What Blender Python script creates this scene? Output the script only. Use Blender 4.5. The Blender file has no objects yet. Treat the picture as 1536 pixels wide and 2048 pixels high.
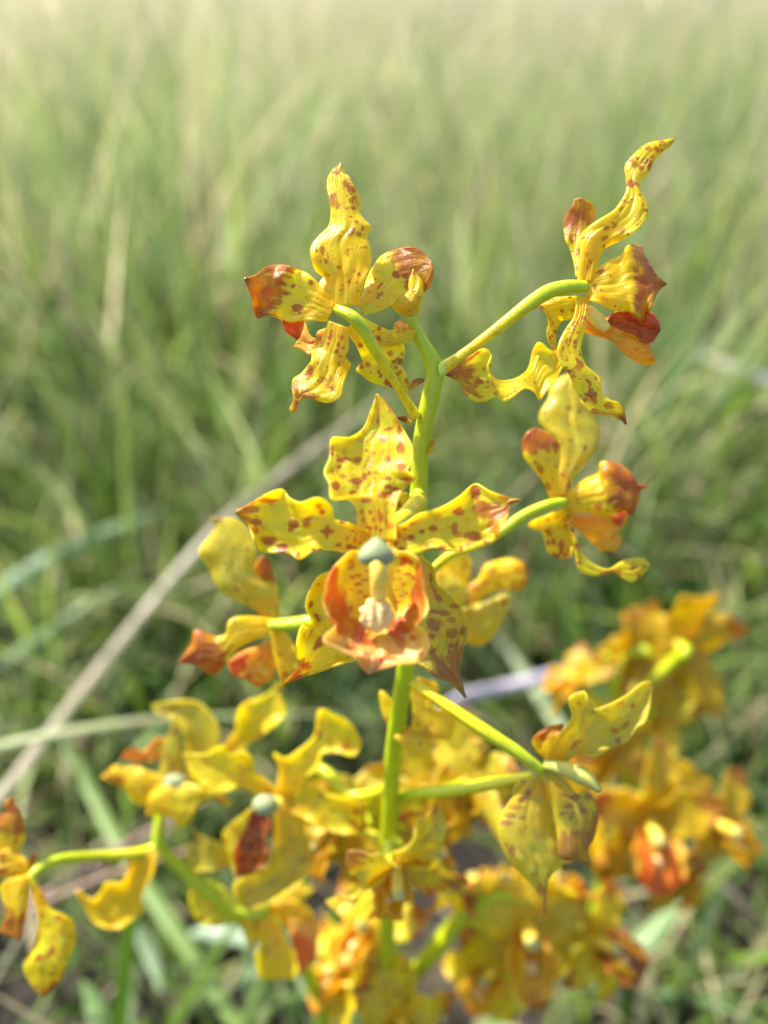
import bpy, math, random
import numpy as np
from mathutils import Vector

# ------------------------------------------------------------------ camera, sky, sun, exposure
SC = bpy.context.scene
COL = SC.collection
R = math.radians
CAM_H = 0.36
PITCH = R(35)          # looking down
FPX = 1536.0           # focal length in pixels of the 1536 x 2048 photograph
FOCUS = 0.124
cam_d = bpy.data.cameras.new('camera')
cam_d.sensor_fit = 'VERTICAL'
cam_d.sensor_height = 36.0
cam_d.lens = 27.0
cam_d.clip_start = 0.005
cam_d.clip_end = 3000
cam_d.dof.use_dof = True
cam_d.dof.focus_distance = FOCUS
cam_d.dof.aperture_fstop = 5.9
cam = bpy.data.objects.new('camera', cam_d)
COL.objects.link(cam)
cam.location = (0, 0, CAM_H)
cam.rotation_euler = (R(90) - PITCH, 0, 0)
SC.camera = cam

SUN_AZ = R(-52)        # measured from +Y (view direction) towards +X
SUN_EL = R(52)
sun_dir = Vector((math.sin(SUN_AZ) * math.cos(SUN_EL), math.cos(SUN_AZ) * math.cos(SUN_EL), math.sin(SUN_EL)))
w = bpy.data.worlds.new('World')
SC.world = w
w.use_nodes = True
nt = w.node_tree
bg = nt.nodes['Background']
sky = nt.nodes.new('ShaderNodeTexSky')
sky.sky_type = 'NISHITA'
sky.sun_disc = False
sky.sun_elevation = SUN_EL
sky.sun_rotation = SUN_AZ
sky.air_density = 1.0
sky.dust_density = 2.0
nt.links.new(sky.outputs[0], bg.inputs[0])
bg.inputs[1].default_value = 0.14
sl = bpy.data.lights.new('sun', 'SUN')
sl.energy = 4.6
sl.angle = R(0.6)
sl.color = (1.0, 0.95, 0.86)
so = bpy.data.objects.new('sun', sl)
COL.objects.link(so)
so.location = (-3, 3, 5)
so.rotation_euler = (-sun_dir).to_track_quat('-Z', 'Y').to_euler()

SC.view_settings.view_transform = 'Standard'
SC.view_settings.look = 'None'
SC.view_settings.exposure = 1.16
SC.view_settings.gamma = 1.0
SC.view_settings.use_curve_mapping = False
SC.cycles.use_denoising = True
SC.cycles.max_bounces = 10
SC.cycles.diffuse_bounces = 6
SC.cycles.transmission_bounces = 8
SC.cycles.transparent_max_bounces = 8
SC.cycles.sample_clamp_indirect = 6

rng = np.random.default_rng(7)
random.seed(7)

# ------------------------------------------------------------------ pixel -> point (depth in mm along the lens axis)
CP, SP = math.cos(PITCH), math.sin(PITCH)
def PX(x, y, zmm):
    """arrays of pixels of the photograph + depth in mm -> world points in metres"""
    x = np.asarray(x, float); y = np.asarray(y, float); z = np.asarray(zmm, float) * 0.001
    xc = (x - 768.0) / FPX * z
    yc = (1024.0 - y) / FPX * z
    return np.stack([xc, yc * SP + z * CP, CAM_H + yc * CP - z * SP], -1)

def crop(ox, oy, s):
    return lambda pts: np.array([(ox + a / s, oy + b / s) for a, b in pts], float)
FULL = crop(0, 0, 1)
CA = crop(460, 300, 1536 / 460)
CB = crop(860, 260, 1536 / 520)
CC = crop(340, 780, 1536 / 720)
CD = crop(840, 740, 1536 / 500)
CE = crop(180, 1340, 1536 / 600)
CF = crop(0, 1540, 1536 / 420)
CG = crop(740, 1340, 1536 / 796)
CH = crop(700, 1640, 1536 / 660)
CI = crop(1080, 1120, 1334 / 456)

# ------------------------------------------------------------------ materials
def new_mat(name):
    m = bpy.data.materials.new(name)
    m.use_nodes = True
    t = m.node_tree
    t.nodes.clear()
    out = t.nodes.new('ShaderNodeOutputMaterial')
    return m, t, out
def N(t, typ, **kw):
    n = t.nodes.new(typ)
    for k, v in kw.items():
        if k.startswith('i_'):
            n.inputs[k[2:].replace('_', ' ')].default_value = v
        elif isinstance(k, str):
            setattr(n, k, v)
    return n
def attr(t, name):
    return N(t, 'ShaderNodeAttribute', attribute_name=name)
def mathn(t, op, a, b=None, clamp=False):
    n = N(t, 'ShaderNodeMath', operation=op, use_clamp=clamp)
    for i, v in enumerate((a, b)):
        if v is None: continue
        if isinstance(v, (int, float)): n.inputs[i].default_value = v
        else: t.links.new(v, n.inputs[i])
    return n.outputs[0]
def mixc(t, fac, a, b, mode='MIX'):
    n = N(t, 'ShaderNodeMix', data_type='RGBA', blend_type=mode)
    for sock, v in ((n.inputs['Factor'], fac), (n.inputs[6], a), (n.inputs[7], b)):
        if isinstance(v, (int, float)): sock.default_value = v
        elif isinstance(v, tuple): sock.default_value = (*v, 1)
        else: t.links.new(v, sock)
    return n.outputs[2]
def ramp(t, fac, lo, hi):
    n = N(t, 'ShaderNodeMapRange', interpolation_type='SMOOTHSTEP')
    t.links.new(fac, n.inputs[0])
    n.inputs[1].default_value = lo; n.inputs[2].default_value = hi
    return n.outputs[0]

def tepal_mat(name, base, deep, spot, spot2, trans=0.6, rough=0.34, blend=0.9, rag=1.0, mottle=0.5):
    m, t, out = new_mat(name)
    a_s = attr(t, 'spot'); a_uv = attr(t, 'puv'); a_t = attr(t, 'tone')
    tc = N(t, 'ShaderNodeTexCoord')
    nz = N(t, 'ShaderNodeTexNoise', i_Scale=2600.0, i_Detail=3.0)
    t.links.new(tc.outputs['Object'], nz.inputs['Vector'])
    nz2 = N(t, 'ShaderNodeTexNoise', i_Scale=330.0, i_Detail=3.0)
    t.links.new(tc.outputs['Object'], nz2.inputs['Vector'])
    nz3 = N(t, 'ShaderNodeTexNoise', i_Scale=620.0, i_Detail=4.0)
    t.links.new(tc.outputs['Object'], nz3.inputs['Vector'])
    sep = N(t, 'ShaderNodeSeparateXYZ'); t.links.new(a_uv.outputs['Vector'], sep.inputs[0])
    u, v = sep.outputs[0], sep.outputs[1]
    # base colour: deeper orange-yellow towards the claw, greener elsewhere, fine veins
    c = mixc(t, ramp(t, v, 0.55, 0.0), base, deep)
    c = mixc(t, ramp(t, nz2.outputs[0], 0.40, 0.66), c, tuple(min(1, x * k) for x, k in zip(base, (0.88, 0.97, 1.6))))
    cmb = N(t, 'ShaderNodeCombineXYZ')
    t.links.new(mathn(t, 'MULTIPLY', u, 13.0), cmb.inputs[0]); t.links.new(mathn(t, 'MULTIPLY', v, 1.6), cmb.inputs[1])
    vein = N(t, 'ShaderNodeTexNoise', i_Scale=1.0, i_Detail=2.0)
    t.links.new(cmb.outputs[0], vein.inputs['Vector'])
    c = mixc(t, mathn(t, 'MULTIPLY', ramp(t, vein.outputs[0], 0.5, 0.75), 0.35), c, tuple(x * 0.80 for x in base))
    c = mixc(t, mathn(t, 'MULTIPLY', a_t.outputs['Fac'], 0.8), c, deep)
    mot = mathn(t, 'MULTIPLY', ramp(t, nz3.outputs[0], 0.50, 0.68), ramp(t, vein.outputs[0], 0.36, 0.62))
    mot = mathn(t, 'MULTIPLY', mot, ramp(t, v, 0.05, 0.5))
    c = mixc(t, mathn(t, 'MULTIPLY', mot, mottle), c, spot2)
    au = mathn(t, 'ABSOLUTE', u)
    c = mixc(t, mathn(t, 'MULTIPLY', ramp(t, au, 0.84, 1.0), 0.45), c, tuple(min(0.92, x * 1.08 + 0.06) for x in base))  # pale petal margin, doubling as a painted edge highlight
    f = mathn(t, 'ADD', a_s.outputs['Fac'], mathn(t, 'MULTIPLY', mathn(t, 'SUBTRACT', nz.outputs[0], 0.5), 0.35))
    f = mathn(t, 'ADD', f, mathn(t, 'MULTIPLY', mathn(t, 'SUBTRACT', nz3.outputs[0], 0.5), rag))
    f = mathn(t, 'ADD', f, mathn(t, 'MULTIPLY', mathn(t, 'SUBTRACT', vein.outputs[0], 0.5), 0.7))
    soft = mathn(t, 'MULTIPLY_ADD', ramp(t, nz2.outputs[0], 0.30, 0.62), 0.45 * blend); soft.node.inputs[2].default_value = 0.55 * blend
    mask = mathn(t, 'MULTIPLY', ramp(t, f, -0.10, 0.26), soft)
    sc_ = mixc(t, ramp(t, nz2.outputs[0], 0.35, 0.65), spot, spot2)
    c = mixc(t, mask, c, sc_)
    bs = N(t, 'ShaderNodeBsdfPrincipled')
    bs.inputs['Roughness'].default_value = rough
    bs.inputs['Specular IOR Level'].default_value = 0.68
    t.links.new(c, bs.inputs['Base Color'])
    bump = N(t, 'ShaderNodeBump', i_Strength=0.5, i_Distance=0.0003)
    h = mathn(t, 'ADD', mathn(t, 'MULTIPLY', nz.outputs[0], 0.6), vein.outputs[0])
    t.links.new(h, bump.inputs['Height'])
    t.links.new(bump.outputs[0], bs.inputs['Normal'])
    tr = N(t, 'ShaderNodeBsdfTranslucent')
    hsv = N(t, 'ShaderNodeHueSaturation'); hsv.inputs['Saturation'].default_value = 1.05; hsv.inputs['Value'].default_value = 1.15
    t.links.new(c, hsv.inputs['Color']); t.links.new(hsv.outputs[0], tr.inputs['Color'])
    mx = N(t, 'ShaderNodeMixShader'); mx.inputs[0].default_value = trans
    t.links.new(bs.outputs[0], mx.inputs[1]); t.links.new(tr.outputs[0], mx.inputs[2])
    t.links.new(mx.outputs[0], out.inputs['Surface'])
    return m
YEL = (0.86, 0.73, 0.022); DEEP = (0.90, 0.62, 0.008)
RED = (0.52, 0.095, 0.008); PINK = (0.50, 0.13, 0.035)
M_TEP = tepal_mat('tepal_yellow_spotted', YEL, DEEP, RED, PINK)
M_TEPB = tepal_mat('tepal_yellow_reverse', (0.87, 0.76, 0.024), DEEP, (0.47, 0.10, 0.018), (0.50, 0.13, 0.04), blend=0.86, rough=0.3, trans=0.62)
M_TEPG = tepal_mat('tepal_greenish_mottled_shaded', (0.74, 0.63, 0.05), (0.80, 0.54, 0.015), (0.44, 0.14, 0.03), (0.46, 0.19, 0.07), blend=0.78)  # greenish yellow, also the duller copy that paints shade onto shaded tepals
M_TEPO = tepal_mat('tepal_golden_older', (0.70, 0.52, 0.012), (0.76, 0.48, 0.006), (0.44, 0.11, 0.015), (0.46, 0.16, 0.04))
M_LIP = tepal_mat('lip_yellow_orange', (0.88, 0.55, 0.03), (0.90, 0.40, 0.01), (0.78, 0.13, 0.020), (0.72, 0.10, 0.018), rough=0.42)
M_LIPMAIN = tepal_mat('lip_yellow_red_peach', (0.88, 0.56, 0.15), (0.86, 0.70, 0.02), (0.60, 0.085, 0.016), (0.68, 0.14, 0.03), rough=0.4, rag=1.1, trans=0.5, mottle=0.3)
M_LIPO = tepal_mat('lip_golden_orange', (0.84, 0.58, 0.02), (0.84, 0.50, 0.01), (0.76, 0.30, 0.02), (0.70, 0.22, 0.02), rough=0.42)
M_LIPRED = tepal_mat('lip_lobe_orange_red', (0.72, 0.20, 0.022), (0.74, 0.22, 0.02), (0.58, 0.11, 0.014), (0.62, 0.14, 0.02), rough=0.45)
M_LIPPALE = tepal_mat('lip_front_peach', (0.90, 0.64, 0.13), (0.90, 0.62, 0.10), (0.66, 0.11, 0.02), (0.80, 0.24, 0.04), rough=0.42, rag=1.5)
M_LIPDARK = tepal_mat('lip_withered_maroon', (0.55, 0.20, 0.02), (0.40, 0.07, 0.01), (0.16, 0.018, 0.008), (0.34, 0.06, 0.015), rough=0.35)

def simple_mat(name, c1, c2, scale=400.0, rough=0.45, trans=0.0, sss=0.0, stretch=(1, 1, 1), bump=0.0):
    m, t, out = new_mat(name)
    tc = N(t, 'ShaderNodeTexCoord')
    mp = N(t, 'ShaderNodeMapping'); mp.inputs['Scale'].default_value = stretch
    t.links.new(tc.outputs['Object'], mp.inputs[0])
    nz = N(t, 'ShaderNodeTexNoise', i_Scale=scale, i_Detail=4.0)
    t.links.new(mp.outputs[0], nz.inputs['Vector'])
    c = mixc(t, ramp(t, nz.outputs[0], 0.3, 0.7), c1, c2)
    bs = N(t, 'ShaderNodeBsdfPrincipled'); bs.inputs['Roughness'].default_value = rough
    t.links.new(c, bs.inputs['Base Color'])
    if bump:
        b = N(t, 'ShaderNodeBump', i_Strength=bump, i_Distance=0.0004)
        t.links.new(nz.outputs[0], b.inputs['Height']); t.links.new(b.outputs[0], bs.inputs['Normal'])
    if sss:
        bs.inputs['Subsurface Weight'].default_value = sss
        bs.inputs['Subsurface Radius'].default_value = (1.0, 1.0, 0.3)
        bs.inputs['Subsurface Scale'].default_value = 0.0015
    sh = bs.outputs[0]
    if trans:
        tr = N(t, 'ShaderNodeBsdfTranslucent'); t.links.new(c, tr.inputs['Color'])
        mx = N(t, 'ShaderNodeMixShader'); mx.inputs[0].default_value = trans
        t.links.new(sh, mx.inputs[1]); t.links.new(tr.outputs[0], mx.inputs[2]); sh = mx.outputs[0]
    t.links.new(sh, out.inputs['Surface'])
    return m

def stalk_mat(name, c1, c2, fleck, fl_amt, sss=0.5):
    """green stalk: colour runs from c1 (v=0) to c2 (v=1), fine dark flecks, faint ribs"""
    m, t, out = new_mat(name)
    a_uv = attr(t, 'puv')
    sep = N(t, 'ShaderNodeSeparateXYZ'); t.links.new(a_uv.outputs['Vector'], sep.inputs[0])
    tc = N(t, 'ShaderNodeTexCoord')
    nz = N(t, 'ShaderNodeTexNoise', i_Scale=500.0, i_Detail=3.0); t.links.new(tc.outputs['Object'], nz.inputs['Vector'])
    vo = N(t, 'ShaderNodeTexVoronoi', i_Scale=2400.0); t.links.new(tc.outputs['Object'], vo.inputs['Vector'])
    c = mixc(t, ramp(t, sep.outputs[1], 0.15, 0.8), c1, c2)
    c = mixc(t, mathn(t, 'MULTIPLY', ramp(t, nz.outputs[0], 0.35, 0.75), 0.45), c, tuple(x * 0.7 for x in c1))
    sp = mathn(t, 'MULTIPLY', ramp(t, vo.outputs['Distance'], 0.34, 0.22), ramp(t, nz.outputs[0], 0.62 - 0.25 * fl_amt, 0.72 - 0.2 * fl_amt))
    c = mixc(t, mathn(t, 'MULTIPLY', sp, min(1.0, fl_amt * 1.5)), c, fleck)
    bs = N(t, 'ShaderNodeBsdfPrincipled'); bs.inputs['Roughness'].default_value = 0.38
    t.links.new(c, bs.inputs['Base Color'])
    bs.inputs['Subsurface Weight'].default_value = sss
    bs.inputs['Subsurface Radius'].default_value = (1.0, 1.0, 0.2)
    bs.inputs['Subsurface Scale'].default_value = 0.0018
    b = N(t, 'ShaderNodeBump', i_Strength=0.25, i_Distance=0.0003)
    t.links.new(nz.outputs[0], b.inputs['Height']); t.links.new(b.outputs[0], bs.inputs['Normal'])
    t.links.new(bs.outputs[0], out.inputs['Surface'])
    return m
M_STEM = stalk_mat('stem_lime_green', (0.46, 0.54, 0.005), (0.46, 0.55, 0.006), (0.75, 0.80, 0.30), 0.15)
M_PED = stalk_mat('pedicel_green_to_yellow', (0.48, 0.56, 0.008), (0.86, 0.64, 0.008), (0.36, 0.09, 0.02), 0.5)
M_PEDG = stalk_mat('pedicel_plain_green', (0.46, 0.55, 0.010), (0.66, 0.62, 0.010), (0.40, 0.15, 0.03), 0.2)
M_COLUMN = simple_mat('column_pale_yellow', (0.86, 0.68, 0.16), (0.84, 0.58, 0.06), 500, 0.4, sss=0.3)
M_CAP = simple_mat('anther_cap_grey_green', (0.30, 0.34, 0.16), (0.25, 0.29, 0.12), 300, 0.75)
M_CALLUS = simple_mat('callus_cream', (0.80, 0.60, 0.26), (0.78, 0.46, 0.14), 900, 0.5, sss=0.3, bump=0.5)

# ------------------------------------------------------------------ mesh helpers
def world_of(o):
    p = Vector((0, 0, 0))
    while o is not None:
        p = p + o.location; o = o.parent
    return np.array(p)
def empty(name, loc, parent=None):
    o = bpy.data.objects.new(name, None)
    COL.objects.link(o)
    o.empty_display_size = 0.01
    loc = np.asarray(loc, float)
    if parent is not None:
        o.parent = parent
        loc = loc - world_of(parent)
    o.location = loc
    return o
def tag(o, label=None, cat=None, group=None, kind=None):
    if label: o['label'] = label
    if cat: o['category'] = cat
    if group: o['group'] = group
    if kind: o['kind'] = kind
    return o
def mesh_obj(name, verts, faces, mat, parent=None, attrs=None, smooth=True, loc=None):
    """verts in world metres; stored relative to the parent (or to loc)"""
    verts = np.asarray(verts, float)
    off = world_of(parent) if parent is not None else (np.asarray(loc, float) if loc is not None else np.zeros(3))
    me = bpy.data.meshes.new(name)
    faces = np.asarray(faces)
    me.vertices.add(len(verts)); me.vertices.foreach_set('co', (verts - off).ravel())
    k = faces.shape[1]
    me.loops.add(faces.size); me.loops.foreach_set('vertex_index', faces.ravel().astype(np.int32))
    me.polygons.add(len(faces))
    me.polygons.foreach_set('loop_start', np.arange(0, faces.size, k, dtype=np.int32))
    me.polygons.foreach_set('use_smooth', np.full(len(faces), smooth))
    me.update(calc_edges=True)
    me.validate()
    for nm, (typ, arr) in (attrs or {}).items():
        a = me.attributes.new(nm, typ, 'POINT')
        a.data.foreach_set({'FLOAT': 'value', 'FLOAT_VECTOR': 'vector', 'FLOAT_COLOR': 'color'}[typ], np.asarray(arr, np.float32).ravel())
    me.materials.append(mat)
    o = bpy.data.objects.new(name, me)
    COL.objects.link(o)
    if parent is not None: o.parent = parent
    elif loc is not None: o.location = loc
    return o

def resample(p, n, smooth=True):
    p = np.asarray(p, float)
    if smooth and len(p) > 2:                       # Catmull-Rom through the traced points
        q = np.vstack([2 * p[0] - p[1], p, 2 * p[-1] - p[-2]])
        out = []
        tt = np.linspace(0, 1, 8, endpoint=False)[:, None]
        for i in range(1, len(q) - 2):
            a, b, c, d = q[i - 1], q[i], q[i + 1], q[i + 2]
            out.append(0.5 * ((2 * b) + (-a + c) * tt + (2 * a - 5 * b + 4 * c - d) * tt ** 2 + (-a + 3 * b - 3 * c + d) * tt ** 3))
        p = np.vstack(out + [p[-1:]])
    d = np.r_[0, np.cumsum(np.linalg.norm(np.diff(p, axis=0), axis=1))]
    s = np.linspace(0, d[-1], n)
    return np.stack([np.interp(s, d, p[:, k]) for k in range(p.shape[1])], -1)

def wave2(u, v, seed, fu, fv, n=5):
    r = np.random.default_rng(seed)
    s = 0
    for _ in range(n):
        s = s + np.sin(r.uniform(-1, 1) * fu * u + r.uniform(-1, 1) * fv * v + r.uniform(0, 6.3)) / n
    return s

def sheet(name, P, mat, parent, spot, tone, thick=0.00045, edge_thin=True):
    """closed thin body round a grid of points P[nv, nu, 3]"""
    nv, nu = P.shape[:2]
    du = np.gradient(P, axis=1); dv = np.gradient(P, axis=0)
    nn = np.cross(du, dv)
    ln = np.linalg.norm(nn, axis=-1, keepdims=True)
    nn = nn / np.maximum(ln, 1e-12)
    bad = ln[..., 0] < 1e-11
    if bad.any(): nn[bad] = nn[nv // 2, nu // 2]
    u = np.linspace(-1, 1, nu)[None, :] * np.ones((nv, 1)); v = np.linspace(0, 1, nv)[:, None] * np.ones((1, nu))
    th = thick * 0.5 * (1 - 0.45 * u ** 2)[..., None]
    A = (P + nn * th).reshape(-1, 3); B = (P - nn * th).reshape(-1, 3)
    idx = np.arange(nv * nu).reshape(nv, nu)
    a, b, c, d = idx[:-1, :-1].ravel(), idx[:-1, 1:].ravel(), idx[1:, 1:].ravel(), idx[1:, :-1].ravel()
    n = nv * nu
    F = [np.stack([a, b, c, d], 1), np.stack([a + n, d + n, c + n, b + n], 1)]
    ring = np.r_[idx[0, :], idx[1:, -1], idx[-1, -2::-1], idx[-2:0:-1, 0]]
    nx = np.roll(ring, -1)
    F.append(np.stack([nx, ring, ring + n, nx + n], 1))
    puv = np.stack([u, v, 0 * u], -1).reshape(-1, 3)
    return mesh_obj(name, np.vstack([A, B]), np.vstack(F), mat, parent, {
        'puv': ('FLOAT_VECTOR', np.vstack([puv, puv])),
        'spot': ('FLOAT', np.r_[spot.ravel(), spot.ravel()]),
        'tone': ('FLOAT', np.r_[tone.ravel(), tone.ravel()])})

SEED = [100]
def spot_field(P, u, v, n, size, tip, seed, vr=(0.08, 0.95)):
    """signed field: > 0 inside a spot. sizes in mm on the real surface"""
    r = np.random.default_rng(seed)
    nv, nu = u.shape
    f = np.full(u.shape, -1.0)
    Q = P * 1000
    for _ in range(n):
        i = int(r.uniform(*vr) * (nv - 1)); j = int(r.uniform(0.05, 0.95) * (nu - 1))
        c = Q[i, j]
        dv_ = Q[min(i + 1, nv - 1), j] - Q[max(i - 1, 0), j]; dv_ /= np.linalg.norm(dv_) + 1e-9
        rad = size * (0.35 + 1.1 * r.uniform() ** 1.7) * (0.55 + 0.7 * i / nv)
        d = Q - c
        al = (d * dv_).sum(-1)
        pe = np.linalg.norm(d - al[..., None] * dv_, axis=-1)
        ang = r.choice([0.55, 0.8, 1.1, 1.7])
        f = np.maximum(f, 1 - np.sqrt((al / (rad * ang)) ** 2 + (pe / rad) ** 2))
    if tip is not None:
        t0, amt = tip
        f = np.maximum(f, np.clip((v - t0) * 4.5, -1, 0.45 + amt) * amt + 0.32 * wave2(u, v, seed + 1, 9, 22) + 0.28 * wave2(u, v, seed + 2, 26, 9) + 0.04)
    return np.clip(f, -1, 1)

def tepal(parent, name, C, L, Rr, Z, zoff, mat=None, cup=0.0, tilt=0.0, ruf=0.7, spots=14, ssize=0.62, tip=None,
          px_spots=None, tone=0.0, res=(56, 26), fold=0.0, label=None, roll=0.0, crump=0.0, tone_v=None):
    """a flower leaf traced as two edges from claw to tip; zoff = list of depth offsets (mm) along its length,
    cup = edges nearer (-) or further (+) than the midrib (mm), tilt = right edge further (+) than the left (mm)"""
    SEED[0] += 1; sd = SEED[0]
    nv, nu = res
    l = resample(C(L), nv); r_ = resample(C(Rr), nv)
    u = np.linspace(-1, 1, nu)[None, :] * np.ones((nv, 1)); v = np.linspace(0, 1, nv)[:, None] * np.ones((1, nu))
    w_ = (u + 1) / 2
    X = l[:, None, 0] * (1 - w_) + r_[:, None, 0] * w_
    Y = l[:, None, 1] * (1 - w_) + r_[:, None, 1] * w_
    wid = np.linalg.norm(l - r_, axis=1) * Z / FPX            # local width in mm
    wf = np.clip(wid / 9.0, 0.1, 1.2)[:, None]
    zo = np.interp(np.linspace(0, 1, nv), np.linspace(0, 1, len(zoff)), zoff)
    zo = np.convolve(np.pad(zo, 5, mode='edge'), np.ones(11) / 11, 'valid')[:, None]
    D = Z + zo + cup * wf * (0.35 * u ** 2 + 0.75 * np.abs(u) ** 5) + tilt * wf * u
    D = D + 0.16 * wf * np.exp(-(u / 0.10) ** 2)              # midrib channel
    D = D + fold * np.sin(u * 2.6 + roll)
    for side in (-1, 1):
        rr = np.random.default_rng(sd * 3 + side)
        wv = sum(np.sin(v * k + rr.uniform(0, 6.3)) * a for k, a in ((9, 0.8), (17, 0.7), (29, 0.35)))
        D = D + ruf * wf * wv * np.clip(side * u, 0, 1) ** 2.2
    D = D + 0.30 * wave2(u, v, sd + 5, 5, 11) + 0.10 * wave2(u, v, sd + 6, 16, 10)
    cr_ = 0.16 if nv > 60 else 0.10
    D = D + cr_ * wf * (wave2(u, v, sd + 9, 22, 30) + 0.7 * wave2(u, v, sd + 10, 10, 60))
    if crump: D = D + crump * (wave2(u, v, sd + 7, 12, 16) + 0.6 * wave2(u, v, sd + 8, 30, 34))
    P = PX(X, Y, D)
    f = spot_field(P, u, v, spots, ssize, tip, sd)
    if px_spots is not None:
        ps = np.array(px_spots, float)
        cc = C(ps[:, :2]); k = abs(C([(1, 0)])[0][0] - C([(0, 0)])[0][0])
        for (cx, cy), (rx, ry) in zip(cc, ps[:, 2:4] * k * 1.12):
            f = np.maximum(f, 1 - np.sqrt(((X - cx) / rx) ** 2 + ((Y - cy) / ry) ** 2))
    o = sheet(name, P, mat or M_TEP, parent, np.clip(f, -1, 1), np.full(u.shape, tone) if tone_v is None else np.interp(v, np.linspace(0, 1, len(tone_v)), tone_v))
    if label: o['label'] = label
    return o

def tube_pts(pts, rad, nseg=48, nring=14, ribs=0.0, cap=True):
    c = resample(np.asarray(pts, float), nseg)
    rr = np.interp(np.linspace(0, 1, nseg), np.linspace(0, 1, len(rad)), rad)
    T = np.gradient(c, axis=0); T /= np.linalg.norm(T, axis=1, keepdims=True)
    n = np.cross(T[0], [0.3, 0.9, 0.2]); n /= np.linalg.norm(n)
    V = []; A = []
    th = np.linspace(0, 2 * np.pi, nring, endpoint=False)
    for i in range(nseg):
        n = n - T[i] * n.dot(T[i]); n /= np.linalg.norm(n); b = np.cross(T[i], n)
        q = rr[i] * (1 + ribs * np.cos(th * 6))
        V.append(c[i] + np.cos(th)[:, None] * n * q[:, None] + np.sin(th)[:, None] * b * q[:, None])
        A.append(np.stack([np.cos(th), np.full(nring, i / (nseg - 1)), 0 * th], -1))
    V = np.vstack(V); A = np.vstack(A)
    idx = np.arange(nseg * nring).reshape(nseg, nring); nx = np.roll(idx, -1, axis=1)
    F = np.stack([idx[:-1].ravel(), nx[:-1].ravel(), nx[1:].ravel(), idx[1:].ravel()], 1)
    # closing fans (as quads with a doubled centre index avoided: use a tiny end ring)
    return V, F, A
def tube(parent, name, pts, rad, mat, nseg=48, nring=14, ribs=0.0, loc=None):
    r2 = list(rad)
    V, F, A = tube_pts(pts, r2, nseg, nring, ribs)
    # round the two ends off with shrinking rings
    V = V.reshape(nseg, nring, 3)
    def end(i, sgn):
        c = V[i].mean(0); t = V[i].mean(0) - V[i + (1 if i == 0 else -1)].mean(0); t /= np.linalg.norm(t) + 1e-12
        r = np.linalg.norm(V[i] - c, axis=1).mean()
        return [c + (V[i] - c) * k + t * r * h for k, h in ((0.75, 0.35), (0.35, 0.5), (0.02, 0.55))]
    e0 = end(0, -1)[::-1]; e1 = end(nseg - 1, 1)
    W = np.stack(e0 + [V[i] for i in range(nseg)] + e1)
    m = W.shape[0]
    idx = np.arange(m * nring).reshape(m, nring); nx = np.roll(idx, -1, axis=1)
    F = np.stack([idx[:-1].ravel(), nx[:-1].ravel(), nx[1:].ravel(), idx[1:].ravel()], 1)
    vv = np.clip((np.arange(m) - 3) / (nseg - 1), 0, 1)
    A = np.stack([np.tile(np.cos(np.linspace(0, 2 * np.pi, nring, endpoint=False)), m), np.repeat(vv, nring), np.zeros(m * nring)], -1)
    return mesh_obj(name, W.reshape(-1, 3), F, mat, parent, {'puv': ('FLOAT_VECTOR', A)}, loc=loc)
def pxtube(parent, name, C, pts, rad_px, mat, **kw):
    """pts: (x, y, depth mm) in the crop; rad_px: half widths in photograph pixels"""
    q = C([(p[0], p[1]) for p in pts]); z = np.array([p[2] for p in pts], float)
    rp = np.interp(np.linspace(0, 1, len(z)), np.linspace(0, 1, len(rad_px)), rad_px)
    return tube(parent, name, PX(q[:, 0], q[:, 1], z), rp * z / FPX * 0.001, mat, **kw)

def blob(parent, name, c, ax, ay, az, mat, shape=None, n=(20, 24)):
    """ellipsoid-like body with half axes ax, ay, az (vectors, m), optionally reshaped"""
    nv, nu = n
    th = np.linspace(0.02, np.pi - 0.02, nv)[:, None]; ph = np.linspace(0, 2 * np.pi, nu, endpoint=False)[None, :]
    X = np.sin(th) * np.cos(ph); Y = np.sin(th) * np.sin(ph); Zz = np.cos(th) * np.ones_like(ph)
    if shape: X, Y, Zz = shape(X, Y, Zz)
    P = np.asarray(c) + X[..., None] * ax + Y[..., None] * ay + Zz[..., None] * az
    idx = np.arange(nv * nu).reshape(nv, nu); nx = np.roll(idx, -1, axis=1)
    F = np.stack([idx[:-1].ravel(), idx[1:].ravel(), nx[1:].ravel(), nx[:-1].ravel()], 1)
    return mesh_obj(name, P.reshape(-1, 3), F, mat, parent)
CX = np.array([1.0, 0, 0]); CY = np.array([0, SP, CP]); CZ = np.array([0, CP, -SP])   # picture right, picture up, away

def px1(C, x, y, z):
    q = C([(x, y)])[0]
    return PX(q[0], q[1], z)

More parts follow.
